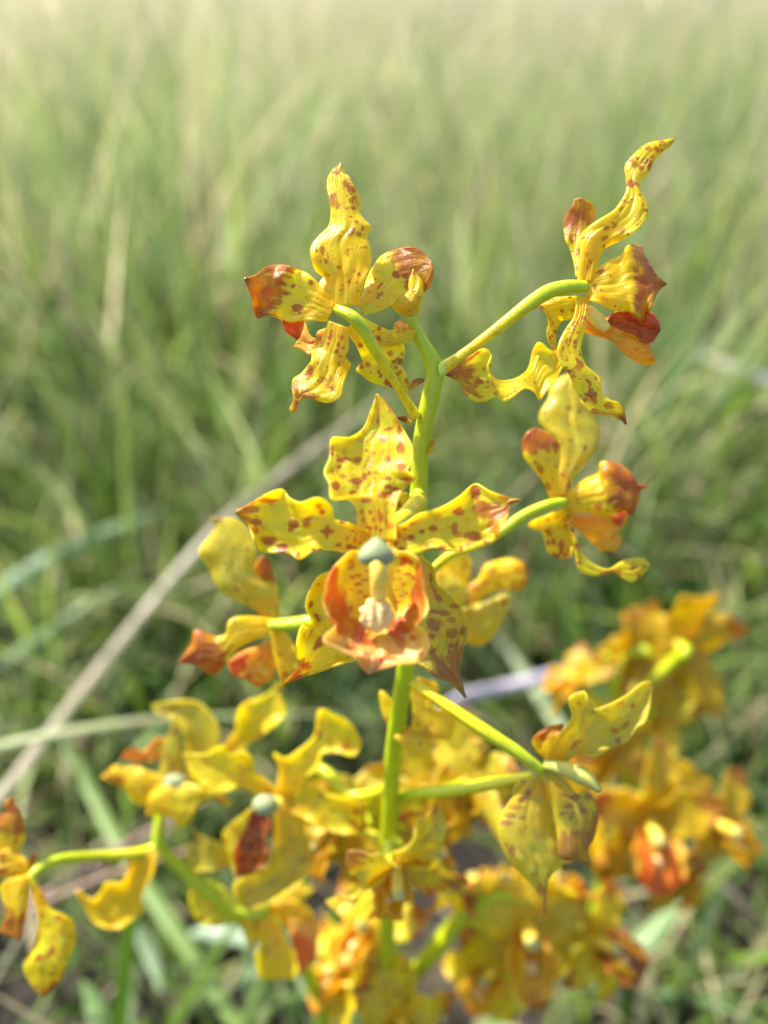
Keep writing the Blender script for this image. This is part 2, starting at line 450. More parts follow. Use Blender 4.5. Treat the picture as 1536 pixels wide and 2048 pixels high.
# ------------------------------------------------------------------ ground
def ground_mat():
    m, t, out = new_mat('soil_and_far_grass')
    geo = N(t, 'ShaderNodeNewGeometry')
    n1 = N(t, 'ShaderNodeTexNoise', i_Scale=35.0, i_Detail=8.0); t.links.new(geo.outputs['Position'], n1.inputs['Vector'])
    n2 = N(t, 'ShaderNodeTexNoise', i_Scale=0.35, i_Detail=6.0); t.links.new(geo.outputs['Position'], n2.inputs['Vector'])
    soil = mixc(t, ramp(t, n1.outputs[0], 0.35, 0.7), (0.012, 0.009, 0.006), (0.055, 0.042, 0.028))
    far = mixc(t, ramp(t, n2.outputs[0], 0.35, 0.65), (0.16, 0.20, 0.06), (0.30, 0.25, 0.13))
    ln = N(t, 'ShaderNodeVectorMath', operation='LENGTH'); t.links.new(geo.outputs['Position'], ln.inputs[0])
    c = mixc(t, ramp(t, ln.outputs['Value'], 6.0, 40.0), soil, far)
    bs = N(t, 'ShaderNodeBsdfPrincipled'); bs.inputs['Roughness'].default_value = 0.95
    t.links.new(c, bs.inputs['Base Color'])
    b = N(t, 'ShaderNodeBump', i_Strength=0.6, i_Distance=0.01)
    t.links.new(n1.outputs[0], b.inputs['Height']); t.links.new(b.outputs[0], bs.inputs['Normal'])
    t.links.new(bs.outputs[0], out.inputs['Surface'])
    return m
def ground_h(x, y):
    r = np.hypot(x, y)
    k = np.clip((r - 3) / 40, 0, 1)
    return 0.004 * np.sin(9 * x + 2) * np.cos(11 * y) + k * (0.12 * np.sin(x * 0.21 + 1) + 0.10 * np.cos(y * 0.17)) 
rr_ = np.r_[0, np.geomspace(0.05, 1500, 90)]
aa_ = np.linspace(0, 2 * np.pi, 97)[:-1]
GX = rr_[:, None] * np.cos(aa_); GY = rr_[:, None] * np.sin(aa_)
gid = np.arange(GX.size).reshape(GX.shape); gnx = np.roll(gid, -1, axis=1)
GV = np.stack([GX, GY, ground_h(GX, GY)], -1).reshape(-1, 3)
GF = np.stack([gid[:-1].ravel(), gid[1:].ravel(), gnx[1:].ravel(), gnx[:-1].ravel()], 1)
g = mesh_obj('ground', GV, GF, ground_mat())
g['kind'] = 'structure'

# ------------------------------------------------------------------ grass blades
def blade_mat(name):
    m, t, out = new_mat(name)
    a = attr(t, 'col')
    tc = N(t, 'ShaderNodeTexCoord')
    nz = N(t, 'ShaderNodeTexNoise', i_Scale=60.0, i_Detail=3.0); t.links.new(tc.outputs['Object'], nz.inputs['Vector'])
    c = mixc(t, mathn(t, 'MULTIPLY', ramp(t, nz.outputs[0], 0.35, 0.7), 0.25), a.outputs['Color'], (0.26, 0.29, 0.07))
    bs = N(t, 'ShaderNodeBsdfPrincipled'); bs.inputs['Roughness'].default_value = 0.5
    bs.inputs['Specular IOR Level'].default_value = 0.3
    t.links.new(c, bs.inputs['Base Color'])
    tr = N(t, 'ShaderNodeBsdfTranslucent')
    hs = N(t, 'ShaderNodeHueSaturation'); hs.inputs['Value'].default_value = 1.3; hs.inputs['Hue'].default_value = 0.49
    t.links.new(c, hs.inputs['Color']); t.links.new(hs.outputs[0], tr.inputs['Color'])
    mx = N(t, 'ShaderNodeMixShader'); mx.inputs[0].default_value = 0.5
    t.links.new(bs.outputs[0], mx.inputs[1]); t.links.new(tr.outputs[0], mx.inputs[2])
    t.links.new(mx.outputs[0], out.inputs['Surface'])
    return m
M_GRASS = blade_mat('grass_blade')

GREENS = np.array([[0.11, 0.24, 0.025], [0.16, 0.29, 0.030], [0.21, 0.31, 0.05], [0.09, 0.21, 0.05], [0.20, 0.31, 0.16], [0.29, 0.37, 0.15]])
DRIES = np.array([[0.54, 0.46, 0.28], [0.60, 0.50, 0.34], [0.46, 0.36, 0.24], [0.58, 0.44, 0.36], [0.50, 0.44, 0.22]])
def blades(x, y, hgt, wid, lean, bend, K, dry, az=None, z0=None):
    """returns verts, quads, colours for n blades; a blade is a bent tapering strip with a folded midrib"""
    n = len(x)
    az = rng.uniform(0, 2 * np.pi, n) if az is None else az
    face = az + np.pi / 2 + rng.normal(0, 0.5, n)
    t = np.linspace(0, 1, K + 1)[None, :]
    ang = lean[:, None] + bend[:, None] * t ** 1.3
    ds = hgt[:, None] / K
    hx = np.cumsum(np.sin(ang) * ds, 1) - np.sin(ang[:, :1]) * ds
    hz = np.cumsum(np.cos(ang) * ds, 1) - np.cos(ang[:, :1]) * ds
    zb = ground_h(x, y) - 0.004 if z0 is None else z0
    cx = x[:, None] + hx * np.cos(az)[:, None]; cy = y[:, None] + hx * np.sin(az)[:, None]; cz = zb[:, None] + hz
    cz = np.maximum(cz, zb[:, None] + 0.002 * t)
    w = wid[:, None] * 0.5 * np.clip(1.15 * (1 - t ** 2.2), 0.06, 1) * (0.75 + 0.25 * np.minimum(1, 4 * t))
    ox = np.cos(face)[:, None] * w; oy = np.sin(face)[:, None] * w
    Lp = np.stack([cx - ox, cy - oy, cz], -1); Rp = np.stack([cx + ox, cy + oy, cz], -1)
    V = np.stack([Lp, Rp], 2).reshape(-1, 3)
    base = (np.arange(n) * (2 * (K + 1)))[:, None] + 2 * np.arange(K)[None, :]
    F = np.stack([base, base + 1, base + 3, base + 2], -1).reshape(-1, 4)
    isdry = rng.uniform(0, 1, n) < dry
    c = np.where(isdry[:, None], DRIES[rng.integers(0, len(DRIES), n)], GREENS[rng.integers(0, len(GREENS), n)])
    c = c * rng.uniform(0.75, 1.25, (n, 1))
    bl = (np.clip((np.hypot(x, y) - 0.55) / 4.0, 0, 1) ** 0.7 * 0.46)[:, None]      # farther meadow drier, and paled so the veiling flare is put into the colour
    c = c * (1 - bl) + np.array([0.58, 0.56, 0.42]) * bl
    tipdry = rng.uniform(0, 0.55, n)[:, None, None] * np.clip((t - 0.55) / 0.45, 0, 1)[..., None]
    cc = c[:, None, :] * (1 - tipdry) + np.array([0.50, 0.42, 0.20]) * tipdry
    cc = np.repeat(cc[:, :, None, :], 2, 2).reshape(-1, 3)
    return V, F, np.c_[cc, np.ones(len(cc))]
def join(parts):
    V, F, Cc, o = [], [], [], 0
    for v, f, c in parts:
        V.append(v); F.append(f + o); Cc.append(c); o += len(v)
    return np.vstack(V), np.vstack(F), np.vstack(Cc)

def wedge(n, y0, y1, side=0.25, k=0.80, power=1.0):
    out = []
    while sum(map(len, out)) < n:
        q = rng.uniform(0, 1, (n * 2, 2))
        yy = y0 + (y1 - y0) * q[:, 0] ** power
        xm = side + k * y1
        xx = (q[:, 1] * 2 - 1) * xm
        keep = np.abs(xx) < side + k * yy
        out.append(np.stack([xx[keep], yy[keep]], 1))
    return np.vstack(out)[:n]
def patchy(p, f=6.0):
    x, y = p[:, 0], p[:, 1]
    return 0.5 + 0.5 * np.sin(f * x + 1.7 * np.sin(0.6 * f * y)) * np.cos(0.8 * f * y + 1.3 * np.sin(0.5 * f * x))

parts = []
# near: fine individual blades between 0.12 and 1.3 m, low near the orchids so that soil shows
p = wedge(42000, 0.10, 1.4, 0.32, 1.1, 0.92)
h = (0.075 + 0.19 * np.clip((p[:, 1] - 0.20) / 0.45, 0, 1)) * rng.uniform(0.55, 1.4, len(p)) * (0.7 + 0.5 * patchy(p, 14))
d0 = np.hypot(p[:, 0] - 0.01, p[:, 1] - 0.17)
h *= np.clip(0.55 + d0 / 0.35, 0.3, 1)
keep = patchy(p, 17) > np.clip(0.50 - p[:, 1], 0.0, 0.40) * rng.uniform(0.3, 1, len(p))
p, h = p[keep], h[keep]
parts.append(blades(p[:, 0], p[:, 1], h, rng.uniform(0.0018, 0.0062, len(p)), rng.uniform(0.0, 0.55, len(p)), rng.uniform(0.1, 1.3, len(p)), 6, 0.16))
# litter lying on the soil
p = wedge(1300, 0.05, 0.9, 0.25, 0.8)
parts.append(blades(p[:, 0], p[:, 1], rng.uniform(0.03, 0.12, len(p)), rng.uniform(0.0012, 0.0035, len(p)), np.full(len(p), 1.45), np.full(len(p), 0.1), 3, 0.85))
# behind and beside the camera, low
q = rng.uniform(-1.3, 1.3, (2600, 2)); q = q[(q[:, 1] < 0.1)]
parts.append(blades(q[:, 0], q[:, 1] , rng.uniform(0.06, 0.17, len(q)), rng.uniform(0.002, 0.004, len(q)), rng.uniform(0.1, 0.6, len(q)), rng.uniform(0.2, 1.0, len(q)), 4, 0.25))
# middle distance
p = wedge(66000, 1.2, 5.5, 0.3, 1.2, 0.9)
h = rng.uniform(0.16, 0.36, len(p)) * (0.75 + 0.45 * patchy(p, 4))
parts.append(blades(p[:, 0], p[:, 1], h, rng.uniform(0.003, 0.006, len(p)), rng.uniform(0.0, 0.35, len(p)), rng.uniform(0.0, 0.8, len(p)), 3, 0.34))
# far
p = wedge(84000, 5.0, 28, 0.3, 1.2, 0.8)
h = rng.uniform(0.2, 0.42, len(p)) * (0.8 + 0.4 * patchy(p, 1.1))
parts.append(blades(p[:, 0], p[:, 1], h, rng.uniform(0.010, 0.026, len(p)), rng.uniform(0.0, 0.3, len(p)), rng.uniform(0.0, 0.6, len(p)), 2, 0.5))
p = wedge(42000, 26, 160, 0.3, 1.2, 0.7)
h = rng.uniform(0.25, 0.5, len(p))
parts.append(blades(p[:, 0], p[:, 1], h, rng.uniform(0.06, 0.16, len(p)), rng.uniform(0.0, 0.3, len(p)), rng.uniform(0.0, 0.6, len(p)), 2, 0.6))
V, F, Cc = join(parts)
o = mesh_obj('meadow_grass', V, F, M_GRASS, None, {'col': ('FLOAT_COLOR', Cc)})
tag(o, 'thick green and straw coloured meadow grass covering the ground', 'grass', kind='stuff')

# thin dry flowering stalks standing above the grass, too many to count
parts = []
p = np.vstack([wedge(2600, 0.75, 9.0, 0.2, 0.8, 0.85), wedge(420, 0.55, 2.0, 0.2, 0.8, 1.0)])
h = rng.uniform(0.32, 0.58, len(p)) * np.clip(0.62 + p[:, 1] * 0.25, 0, 1)
az = rng.normal(0.15, 0.7, len(p)) + np.where(rng.uniform(0, 1, len(p)) < 0.3, np.pi, 0)
parts.append(blades(p[:, 0], p[:, 1], h, rng.uniform(0.0018, 0.0036, len(p)) * (1 + p[:, 1] * 0.12), rng.uniform(0.0, 0.30, len(p)), rng.uniform(0.0, 0.4, len(p)), 5, 0.95, az))
# feathery seed heads: short bristles along the upper third
n0 = len(p)
sel = rng.integers(0, n0, 15000)
frac = rng.uniform(0.72, 1.0, len(sel))
lean_ = rng.uniform(0.05, 0.2, n0)
hx = h[sel] * frac * np.sin(lean_[sel]) ; hz = h[sel] * frac * np.cos(lean_[sel])
parts.append(blades(p[sel, 0] + hx * np.cos(az[sel]), p[sel, 1] + hx * np.sin(az[sel]), rng.uniform(0.008, 0.03, len(sel)), rng.uniform(0.0015, 0.003, len(sel)) * (1 + p[sel, 1] * 0.1),
                    rng.uniform(0.1, 0.5, len(sel)), rng.uniform(0, 0.5, len(sel)), 2, 1.0, z0=ground_h(p[sel, 0], p[sel, 1]) + hz))
V, F, Cc = join(parts)
o = mesh_obj('seeding_grass', V, F, M_GRASS, None, {'col': ('FLOAT_COLOR', Cc)})
tag(o, 'thin dry straw coloured seed stalks standing above the meadow grass', 'grass', kind='stuff')

# ------------------------------------------------------------------ single blades and stalks one can pick out
def leaf_strip(name, pts, wid_px, c1, c2, label, cat, group=None, fold=0.25, thick=0.0004, rough=0.4):
    """a long blade through (x, y, depth mm) pixels with full widths in pixels; real thickness and a folded midrib"""
    q = np.array(pts, float)
    W = PX(q[:, 0], q[:, 1], q[:, 2]); nseg = 40
    c = resample(W, nseg)
    z = resample(q, nseg)[:, 2]
    wd = np.interp(np.linspace(0, 1, nseg), np.linspace(0, 1, len(wid_px)), wid_px) * z / FPX * 0.001 * 0.5
    T = np.gradient(c, axis=0); T /= np.linalg.norm(T, axis=1, keepdims=True)
    view = c - np.array([0, 0, CAM_H]); view /= np.linalg.norm(view, axis=1, keepdims=True)
    sd = np.cross(T, view); sd /= np.linalg.norm(sd, axis=1, keepdims=True)
    nm = np.cross(sd, T)
    sd = sd * 0.92 + nm * 0.38
    us = np.linspace(-1, 1, 9)
    P = c[:, None, :] + us[None, :, None] * sd[:, None, :] * wd[:, None, None] + (np.abs(us)[None, :, None] * fold) * nm[:, None, :] * wd[:, None, None]
    m = simple_mat(name + '_material', c1, c2, 90.0, rough, trans=0.35)
    root = c[np.argmin(c[:, 2])]
    zero = np.zeros(P.shape[:2])
    o = sheet(name, P - root, m, None, zero, zero, thick)
    o.location = root
    tag(o, label, cat, group)
    return o
def stalk(name, pts, rad_px, c1, c2, label, cat, group=None):
    q = np.array(pts, float)
    W = PX(q[:, 0], q[:, 1], q[:, 2])
    rp = np.interp(np.linspace(0, 1, len(q)), np.linspace(0, 1, len(rad_px)), rad_px)
    m = simple_mat(name + '_material', c1, c2, 120.0, 0.5)
    o = tube(None, name, W, rp * q[:, 2] / FPX * 0.001, m, nseg=50, nring=10, loc=W[np.argmin(W[:, 2])])
    tag(o, label, cat, group)
    return o

leaf_strip('dry_straw', [(-120, 1725, 260.48), (0, 1590, 277.2), (250, 1270, 365), (430, 1060, 405), (560, 950, 435), (760, 800, 480)], [24, 22, 21, 20, 18, 12],
           (0.52, 0.43, 0.33), (0.46, 0.42, 0.27), 'long pinkish straw coloured dry blade leaning diagonally across the green grass', 'grass blade')
leaf_strip('grass_leaf', [(-80, 1512, 256.96), (0, 1492, 262.24), (150, 1462, 268.4), (310, 1440, 277.2), (480, 1433, 294.8), (640, 1430, 312.4), (800, 1448, 334.4)], [20, 20, 16, 10, 5, 3],
           (0.42, 0.50, 0.20), (0.40, 0.38, 0.20), 'narrow pale green blade lying level and crossing the straw blade', 'grass blade')
leaf_strip('grass_leaf', [(-80, 1235, 415), (0, 1182, 420), (90, 1125, 430), (190, 1075, 440), (330, 1020, 460)], [42, 40, 34, 24, 5],
           (0.20, 0.34, 0.16), (0.28, 0.40, 0.20), 'broad bluish green blade rising at a slant behind the straw blade', 'grass blade')
leaf_strip('grass_leaf', [(95, 1400, 365.2), (180, 1580, 334.4), (270, 1740, 308), (370, 1890, 288.64), (480, 2060, 274.56), (540, 2140, 268.4)], [5, 22, 30, 34, 34, 30],
           (0.27, 0.38, 0.12), (0.24, 0.36, 0.09), 'broad pale green blade sloping down to the soil below the leaning orchid', 'grass blade')
leaf_strip('grass_leaf', [(285, 1740, 242), (262, 1840, 246.4), (250, 1920, 250.8), (236, 2070, 256.96), (230, 2150, 260.48)], [10, 30, 32, 34, 34],
           (0.24, 0.40, 0.03), (0.32, 0.46, 0.05), 'bright green upright blade under the hanging yellow petal', 'grass blade')
leaf_strip('grass_leaf', [(560, 1860, 277.2), (606, 1950, 274.56), (650, 2010, 271.04), (700, 2080, 265.76)], [10, 34, 38, 36],
           (0.42, 0.52, 0.28), (0.34, 0.46, 0.20), 'short pale blade slanting out below the drooping flower with a pinkish lip', 'grass blade')
leaf_strip('grass_leaf', [(545, 1900, 279.84), (520, 1980, 274.56), (488, 2060, 271.04), (470, 2120, 268.4)], [8, 26, 30, 28],
           (0.24, 0.38, 0.08), (0.30, 0.42, 0.10), 'yellowish green blade crossing the foot of the short pale blade', 'grass blade')
leaf_strip('grass_leaf', [(380, 1868, 294.8), (430, 1862, 293.04), (480, 1872, 290.4), (530, 1895, 286.88)], [12, 40, 36, 8],
           (0.30, 0.42, 0.24), (0.36, 0.46, 0.30), 'small greyish green leaf lying flat beside the broad pale blade', 'leaf')
leaf_strip('grass_leaf', [(262, 1835, 299.2), (292, 1890, 294.8), (312, 1940, 288.64), (322, 1985, 281.6)], [8, 34, 30, 6],
           (0.30, 0.40, 0.24), (0.26, 0.36, 0.18), 'short whitish green leaf tip between the upright and the broad blade', 'leaf')
leaf_strip('grass_leaf', [(165, 1960, 274.56), (190, 2010, 271.04), (205, 2070, 265.76), (210, 2140, 262.24)], [6, 42, 46, 40],
           (0.28, 0.42, 0.16), (0.24, 0.36, 0.12), 'dull green leaf standing in the dark soil next to the bright blade', 'leaf')
leaf_strip('broad_leaf', [(1190, 1975, 290), (1230, 1935, 290), (1285, 1885, 292), (1335, 1835, 296), (1375, 1800, 300)], [16, 40, 46, 34, 4],
           (0.22, 0.34, 0.12), (0.30, 0.40, 0.18), 'broad pale green leaf under the lowest blurred orchid flowers', 'leaf', rough=0.35)
leaf_strip('grass_leaf', [(1395, 705, 500), (1470, 735, 480), (1570, 772, 465), (1700, 815, 450)], [6, 18, 22, 24],
           (0.46, 0.42, 0.42), (0.40, 0.42, 0.34), 'greyish lilac dry blade leaning alone over the plain meadow grass', 'grass blade')
leaf_strip('grass_leaf', [(-60, 1370, 400), (60, 1290, 400), (160, 1220, 405), (260, 1160, 420)], [18, 24, 18, 4],
           (0.30, 0.40, 0.20), (0.26, 0.36, 0.14), 'dull narrow green blade parallel to the straw blade', 'grass blade')
leaf_strip('grass_leaf', [(960, 1230, 420), (1040, 1330, 395), (1110, 1440, 325.6), (1190, 1560, 308)], [8, 24, 28, 26],
           (0.40, 0.46, 0.30), (0.34, 0.42, 0.22), 'pale grey green blade sloping behind the shaded orchid flower', 'grass blade')
leaf_strip('grass_leaf', [(225, 1555, 352), (290, 1490, 360.8), (400, 1400, 425), (480, 1310, 440)], [10, 26, 26, 6],
           (0.24, 0.38, 0.14), (0.30, 0.42, 0.14), 'mid green blade rising behind the leaning orchid top', 'grass blade')
stalk('grass_straw', [(30, 1830, 260.48), (80, 1792, 264), (190, 1725, 272.8), (310, 1655, 283.36), (430, 1590, 294.8)], [5, 5, 5, 4, 3],
      (0.34, 0.16, 0.17), (0.40, 0.22, 0.20), 'thin purplish grass stem, upper of two beside the hanging petal', 'grass stem')
stalk('grass_straw', [(40, 1832, 256.96), (95, 1802, 260.48), (170, 1768, 264), (260, 1735, 269.28), (420, 1690, 281.6)], [4, 4, 4, 4, 3],
      (0.42, 0.24, 0.18), (0.38, 0.22, 0.18), 'thin reddish grass stem, lower of two beside the hanging petal', 'grass stem')
stalk('dry_twig', [(860, 1420, 290.4), (905, 1402, 292.16), (985, 1380, 336), (1060, 1362, 340), (1112, 1345, 344), (1150, 1338, 347)], [3, 13, 14, 12, 13, 6],
      (0.42, 0.38, 0.46), (0.34, 0.31, 0.36), 'greyish lilac dry twig behind the main orchid stem', 'twig')

# ================================================================== orchids
HI = (92, 40); LO = (44, 20)
def plant(name, base_px, z, label):
    top = PX(base_px[0], base_px[1], z)
    root = empty(name, (top[0], top[1], 0.0))
    tag(root, label, 'orchid', 'yellow spotted orchids in the grass')
    return root
def flower(pl, C, x, y, z, label=None):
    e = empty('flower', px1(C, x, y, z), pl)
    if label: e['label'] = label
    return e

MAIN = plant('orchid_plant', (775, 1720), 175, 'tall in-focus orchid with thick lime green stem and large face-on spotted flower')
b0 = world_of(MAIN)
vis = [(775, 1720, 175), (779, 1650, 168), (788, 1495, 157), (806, 1366, 148), (822, 1200, 141), (836, 1010, 133), (842, 890, 130), (862, 788, 127.5),
       (871, 738, 126.5), (845, 687, 125.5), (830, 661, 125), (820, 623, 124.5), (818, 600, 124.5)]
W = np.vstack([[b0 + np.array([0, 0.004, -0.01]), b0 + np.array([0, 0.001, 0.07]), b0 + np.array([0, 0, 0.14])], [PX(*q) for q in vis]])
rad = [0.0028, 0.0026, 0.0022] + [q * z / FPX * 0.001 for q, z in zip((17, 17, 17, 17.5, 17, 17.5, 17, 18, 17.5, 14, 11.5, 10.5, 9), [v[2] for v in vis])]
def rs(pts, rad):                                  # radii follow the arc length of the control points
    p = np.asarray(pts); d = np.r_[0, np.cumsum(np.linalg.norm(np.diff(p, axis=0), axis=1))]
    return np.interp(np.linspace(0, d[-1], 60), d, rad)
tube(MAIN, 'stem', W, list(rs(W, rad)), M_STEM, nseg=150, nring=20, ribs=0.012)
# terminal bud and bracts of the main stem
f = empty('bud', px1(CA, 1205, 1060, 124.5), MAIN)
tepal(f, 'scale', CA, [(1170, 1110), (1110, 1075), (1068, 1015), (1120, 985), (1185, 945), (1200, 860), (1225, 790)],
      [(1245, 1100), (1268, 1030), (1288, 960), (1285, 880), (1255, 830), (1240, 805), (1225, 790)], 124, [0, -1.2, -0.5, 0.5], cup=2.0, spots=10, ssize=0.35, res=(50, 24), ruf=0.3)
tepal(f, 'scale', CA, [(1165, 1105), (1130, 1070), (1140, 1030), (1180, 970), (1210, 935)], [(1245, 1105), (1255, 1050), (1262, 1000), (1250, 950), (1210, 935)],
      123.2, [0.5, -0.6, 0], cup=1.4, spots=4, ssize=0.3, tone=0.8, res=(40, 20), ruf=0.2)
f = empty('bud', px1(CA, 1225, 1225, 124.5), MAIN)
tepal(f, 'scale', CA, [(1240, 1208), (1180, 1192), (1090, 1203), (1010, 1228), (900, 1265)], [(1215, 1275), (1120, 1302), (1040, 1308), (980, 1302), (900, 1265)],
      122.6, [1.2, 0, -0.6, -1.4], cup=0.8, spots=9, ssize=0.42, res=(60, 20), ruf=0.2)
blob(f, 'bud_tip', px1(CA, 1140, 1182, 123.4), CX * 0.0012, CY * 0.0010, CZ * 0.0011, M_LIPPALE)
def bract(parent, C, L, Rr, z, **kw):
    a = dict(cup=0.8, spots=3, ssize=0.35, tip=(0.35, 0.8), res=(30, 16), ruf=0.15); a.update(kw)
    return tepal(parent, 'bract', C, L, Rr, z, a.pop('zo', [0, -0.4]), **a)
bract(MAIN, CA, [(1215, 1810), (1170, 1780), (1120, 1790)], [(1215, 1830), (1160, 1815), (1120, 1790)], 127.5)
tube(MAIN, 'node_ring', [px1(CC, 1032, 452, 131.5), px1(CC, 1060, 442, 130.2), px1(CC, 1088, 470, 131)], [0.0006, 0.0009, 0.0006], M_PEDG, nseg=16, nring=8)
blob(MAIN, 'sap_drop', px1(CB, 72, 1410, 124.6), CX * 0.0007, CY * 0.0012, CZ * 0.0007, simple_mat('sap_drop_pale', (0.62, 0.70, 0.16), (0.55, 0.66, 0.10), 200, 0.1))
bract(MAIN, FULL, [(855, 872), (868, 882), (866, 900), (858, 908)], [(852, 880), (858, 888), (858, 900), (858, 908)], 129.5, tip=None)
bract(MAIN, CC, [(1012, 440), (985, 440), (968, 480), (965, 500)], [(1018, 455), (1012, 480), (990, 495), (965, 500)], 129, tip=(0.6, 0.5))

# ---- flower 1: seen from behind, left of the stem top
f = flower(MAIN, CA, 730, 1090, 121, 'flower seen from behind with its dorsal sepal pointing straight up')
tepal(f, 'petal', CA, [(850, 1025), (890, 955), (910, 875), (950, 790), (1000, 720), (1060, 682), (1130, 660), (1200, 645), (1270, 670), (1330, 730), (1352, 780)],
      [(900, 1098), (980, 1082), (1050, 1052), (1110, 1010), (1170, 965), (1230, 962), (1290, 952), (1330, 920), (1350, 860), (1356, 800), (1352, 780)],
      121, [0, 2.0, 3.5, 3.5, 2.0], mat=M_TEPB, cup=0.72, tilt=-1.2, spots=42, tip=(0.52, 1.0), ruf=1.25, res=HI)
tepal(f, 'sepal', CA, [(880, 1110), (960, 1160), (1050, 1200), (1120, 1250), (1162, 1310), (1162, 1390), (1140, 1430), (1172, 1490), (1197, 1560), (1215, 1545), (1240, 1528), (1295, 1530)],
      [(785, 1185), (800, 1250), (840, 1300), (870, 1370), (880, 1410), (845, 1470), (880, 1500), (930, 1540), (1000, 1565), (1100, 1590), (1190, 1612), (1295, 1540)],
      121, [0, 2.5, 3.5, 3, 4], mat=M_TEPB, cup=0.63, tilt=1.0, spots=57, ssize=0.45, tip=(0.90, 0.8), ruf=1.25, res=HI)
tepal(f, 'sepal', CA, [(662, 1140), (640, 1200), (600, 1290), (550, 1330), (540, 1410), (480, 1490), (425, 1530), (415, 1590), (425, 1660), (400, 1730), (418, 1750)],
      [(785, 1185), (790, 1240), (790, 1330), (770, 1380), (805, 1430), (780, 1500), (755, 1580), (745, 1640), (700, 1675), (640, 1685), (570, 1665), (510, 1650), (460, 1680), (440, 1735), (418, 1750)],
      120.5, [0, 1.0, 0.5, -0.5, 0.5], mat=M_TEPB, cup=0.72, tilt=-0.8, spots=65, ssize=0.45, tip=(0.93, 0.6), tone=0.45, ruf=1.25, res=HI)
tepal(f, 'petal', CA, [(712, 1015), (640, 950), (590, 890), (550, 850), (510, 820), (460, 800), (380, 770), (300, 770), (230, 785), (180, 830), (130, 850), (98, 855)],
      [(650, 1142), (580, 1140), (500, 1135), (420, 1150), (370, 1140), (300, 1115), (240, 1105), (190, 1122), (155, 1060), (150, 1000), (120, 920), (98, 855)],
      120.5, [0, 1.0, 1.6, 0.6, -0.8], mat=M_TEPB, cup=0.54, tilt=0.8, spots=30, tip=(0.50, 1.0), ruf=1.25, res=HI)
tepal(f, 'sepal', CA, [(690, 1040), (660, 920), (630, 850), (570, 800), (540, 700), (545, 640), (600, 570), (660, 510), (675, 430), (670, 350), (650, 260), (655, 190), (690, 130), (730, 105), (741, 84)],
      [(848, 1040), (870, 960), (900, 870), (935, 790), (945, 720), (930, 640), (915, 580), (942, 515), (900, 470), (870, 420), (870, 340), (850, 280), (815, 220), (790, 175), (755, 155), (741, 84)],
      120, [0, -0.8, -0.2, 1.0, 2.4], mat=M_TEPB, cup=0.99, tilt=-0.5, spots=76, ssize=0.45, tone=0.35, res=HI, ruf=1.0)
tepal(f, 'lip', CA, [(700, 1190), (620, 1210), (570, 1255), (530, 1230), (505, 1165), (480, 1120), (400, 1115), (346, 1140)],
      [(640, 1290), (590, 1335), (530, 1365), (480, 1332), (430, 1312), (445, 1296), (478, 1296), (420, 1245), (370, 1205), (346, 1140)],
      125.5, [-2.5, 0, 1, 0], mat=M_LIP, cup=-1.0, spots=4, tip=(0.62, 1.2), res=(60, 24), ruf=0.3)
tepal(f, 'lip_lobe', CA, [(690, 1190), (630, 1190), (590, 1215), (572, 1245)], [(700, 1240), (650, 1255), (600, 1258), (572, 1245)], 124, [0, 0.5], mat=M_LIPPALE, spots=3, ssize=0.3, res=(24, 14), ruf=0.2)
blob(f, 'column', px1(CA, 640, 925, 124), CX * 0.0013 + CY * 0.0004, CY * 0.0020, CZ * 0.0016, M_COLUMN)
pxtube(f, 'pedicel', CA, [(716, 1062, 119.2), (760, 1080, 118.2), (830, 1125, 117.6), (900, 1210, 118.2), (960, 1320, 119.5), (1060, 1480, 122), (1140, 1610, 124), (1240, 1775, 127.5)],
       [9, 12, 12.5, 11, 9.5, 8.5, 8.2, 10], M_PED, nseg=70, nring=18, ribs=0.07)

# ---- flower 2: seen from the side, right of the stem top
f = flower(MAIN, CB, 910, 935, 126, 'flower seen from the side on a long yellow stalk with an orange-red lip')
tepal(f, 'sepal', CB, [(880, 980), (790, 985), (700, 990), (630, 1020), (680, 1070), (700, 1130), (690, 1200), (712, 1270), (748, 1300)],
      [(890, 1050), (860, 1090), (830, 1115), (780, 1125), (752, 1180), (745, 1220), (742, 1250), (745, 1280), (752, 1300)],
      130, [-3, 0, 2, 3], mat=M_TEPB, cup=0.45, spots=30, ssize=0.36, ruf=1.25, res=(64, 24), tone=0.5)
tepal(f, 'sepal', CB, [(800, 1290), (720, 1302), (650, 1255), (612, 1290), (592, 1370), (560, 1430), (480, 1472), (390, 1472), (340, 1400), (362, 1330), (325, 1290), (260, 1318), (180, 1380), (95, 1443)],
      [(790, 1390), (742, 1480), (690, 1540), (650, 1597), (620, 1550), (560, 1525), (510, 1562), (440, 1602), (390, 1572), (330, 1602), (270, 1602), (200, 1555), (175, 1490), (95, 1447)],
      130, [3, 1, -1, -1.5, -1, -2], mat=M_TEPB, cup=-0.81, tilt=-1.6, spots=30, ssize=0.38, tip=(0.80, 0.8), ruf=1.25, res=HI, label='long ruffled sepal reaching back to the stem')
tepal(f, 'petal', CB, [(862, 870), (850, 790), (825, 700), (795, 630), (790, 560), (800, 500), (840, 450), (850, 412), (880, 405)],
      [(915, 860), (905, 740), (912, 660), (960, 560), (972, 490), (960, 440), (920, 412), (880, 405)], 127.5, [-1, 1, 2.0, 1.5], mat=M_TEPB, cup=0.72, spots=19, tip=(0.5, 0.95), ruf=1.25, res=(76, 30))
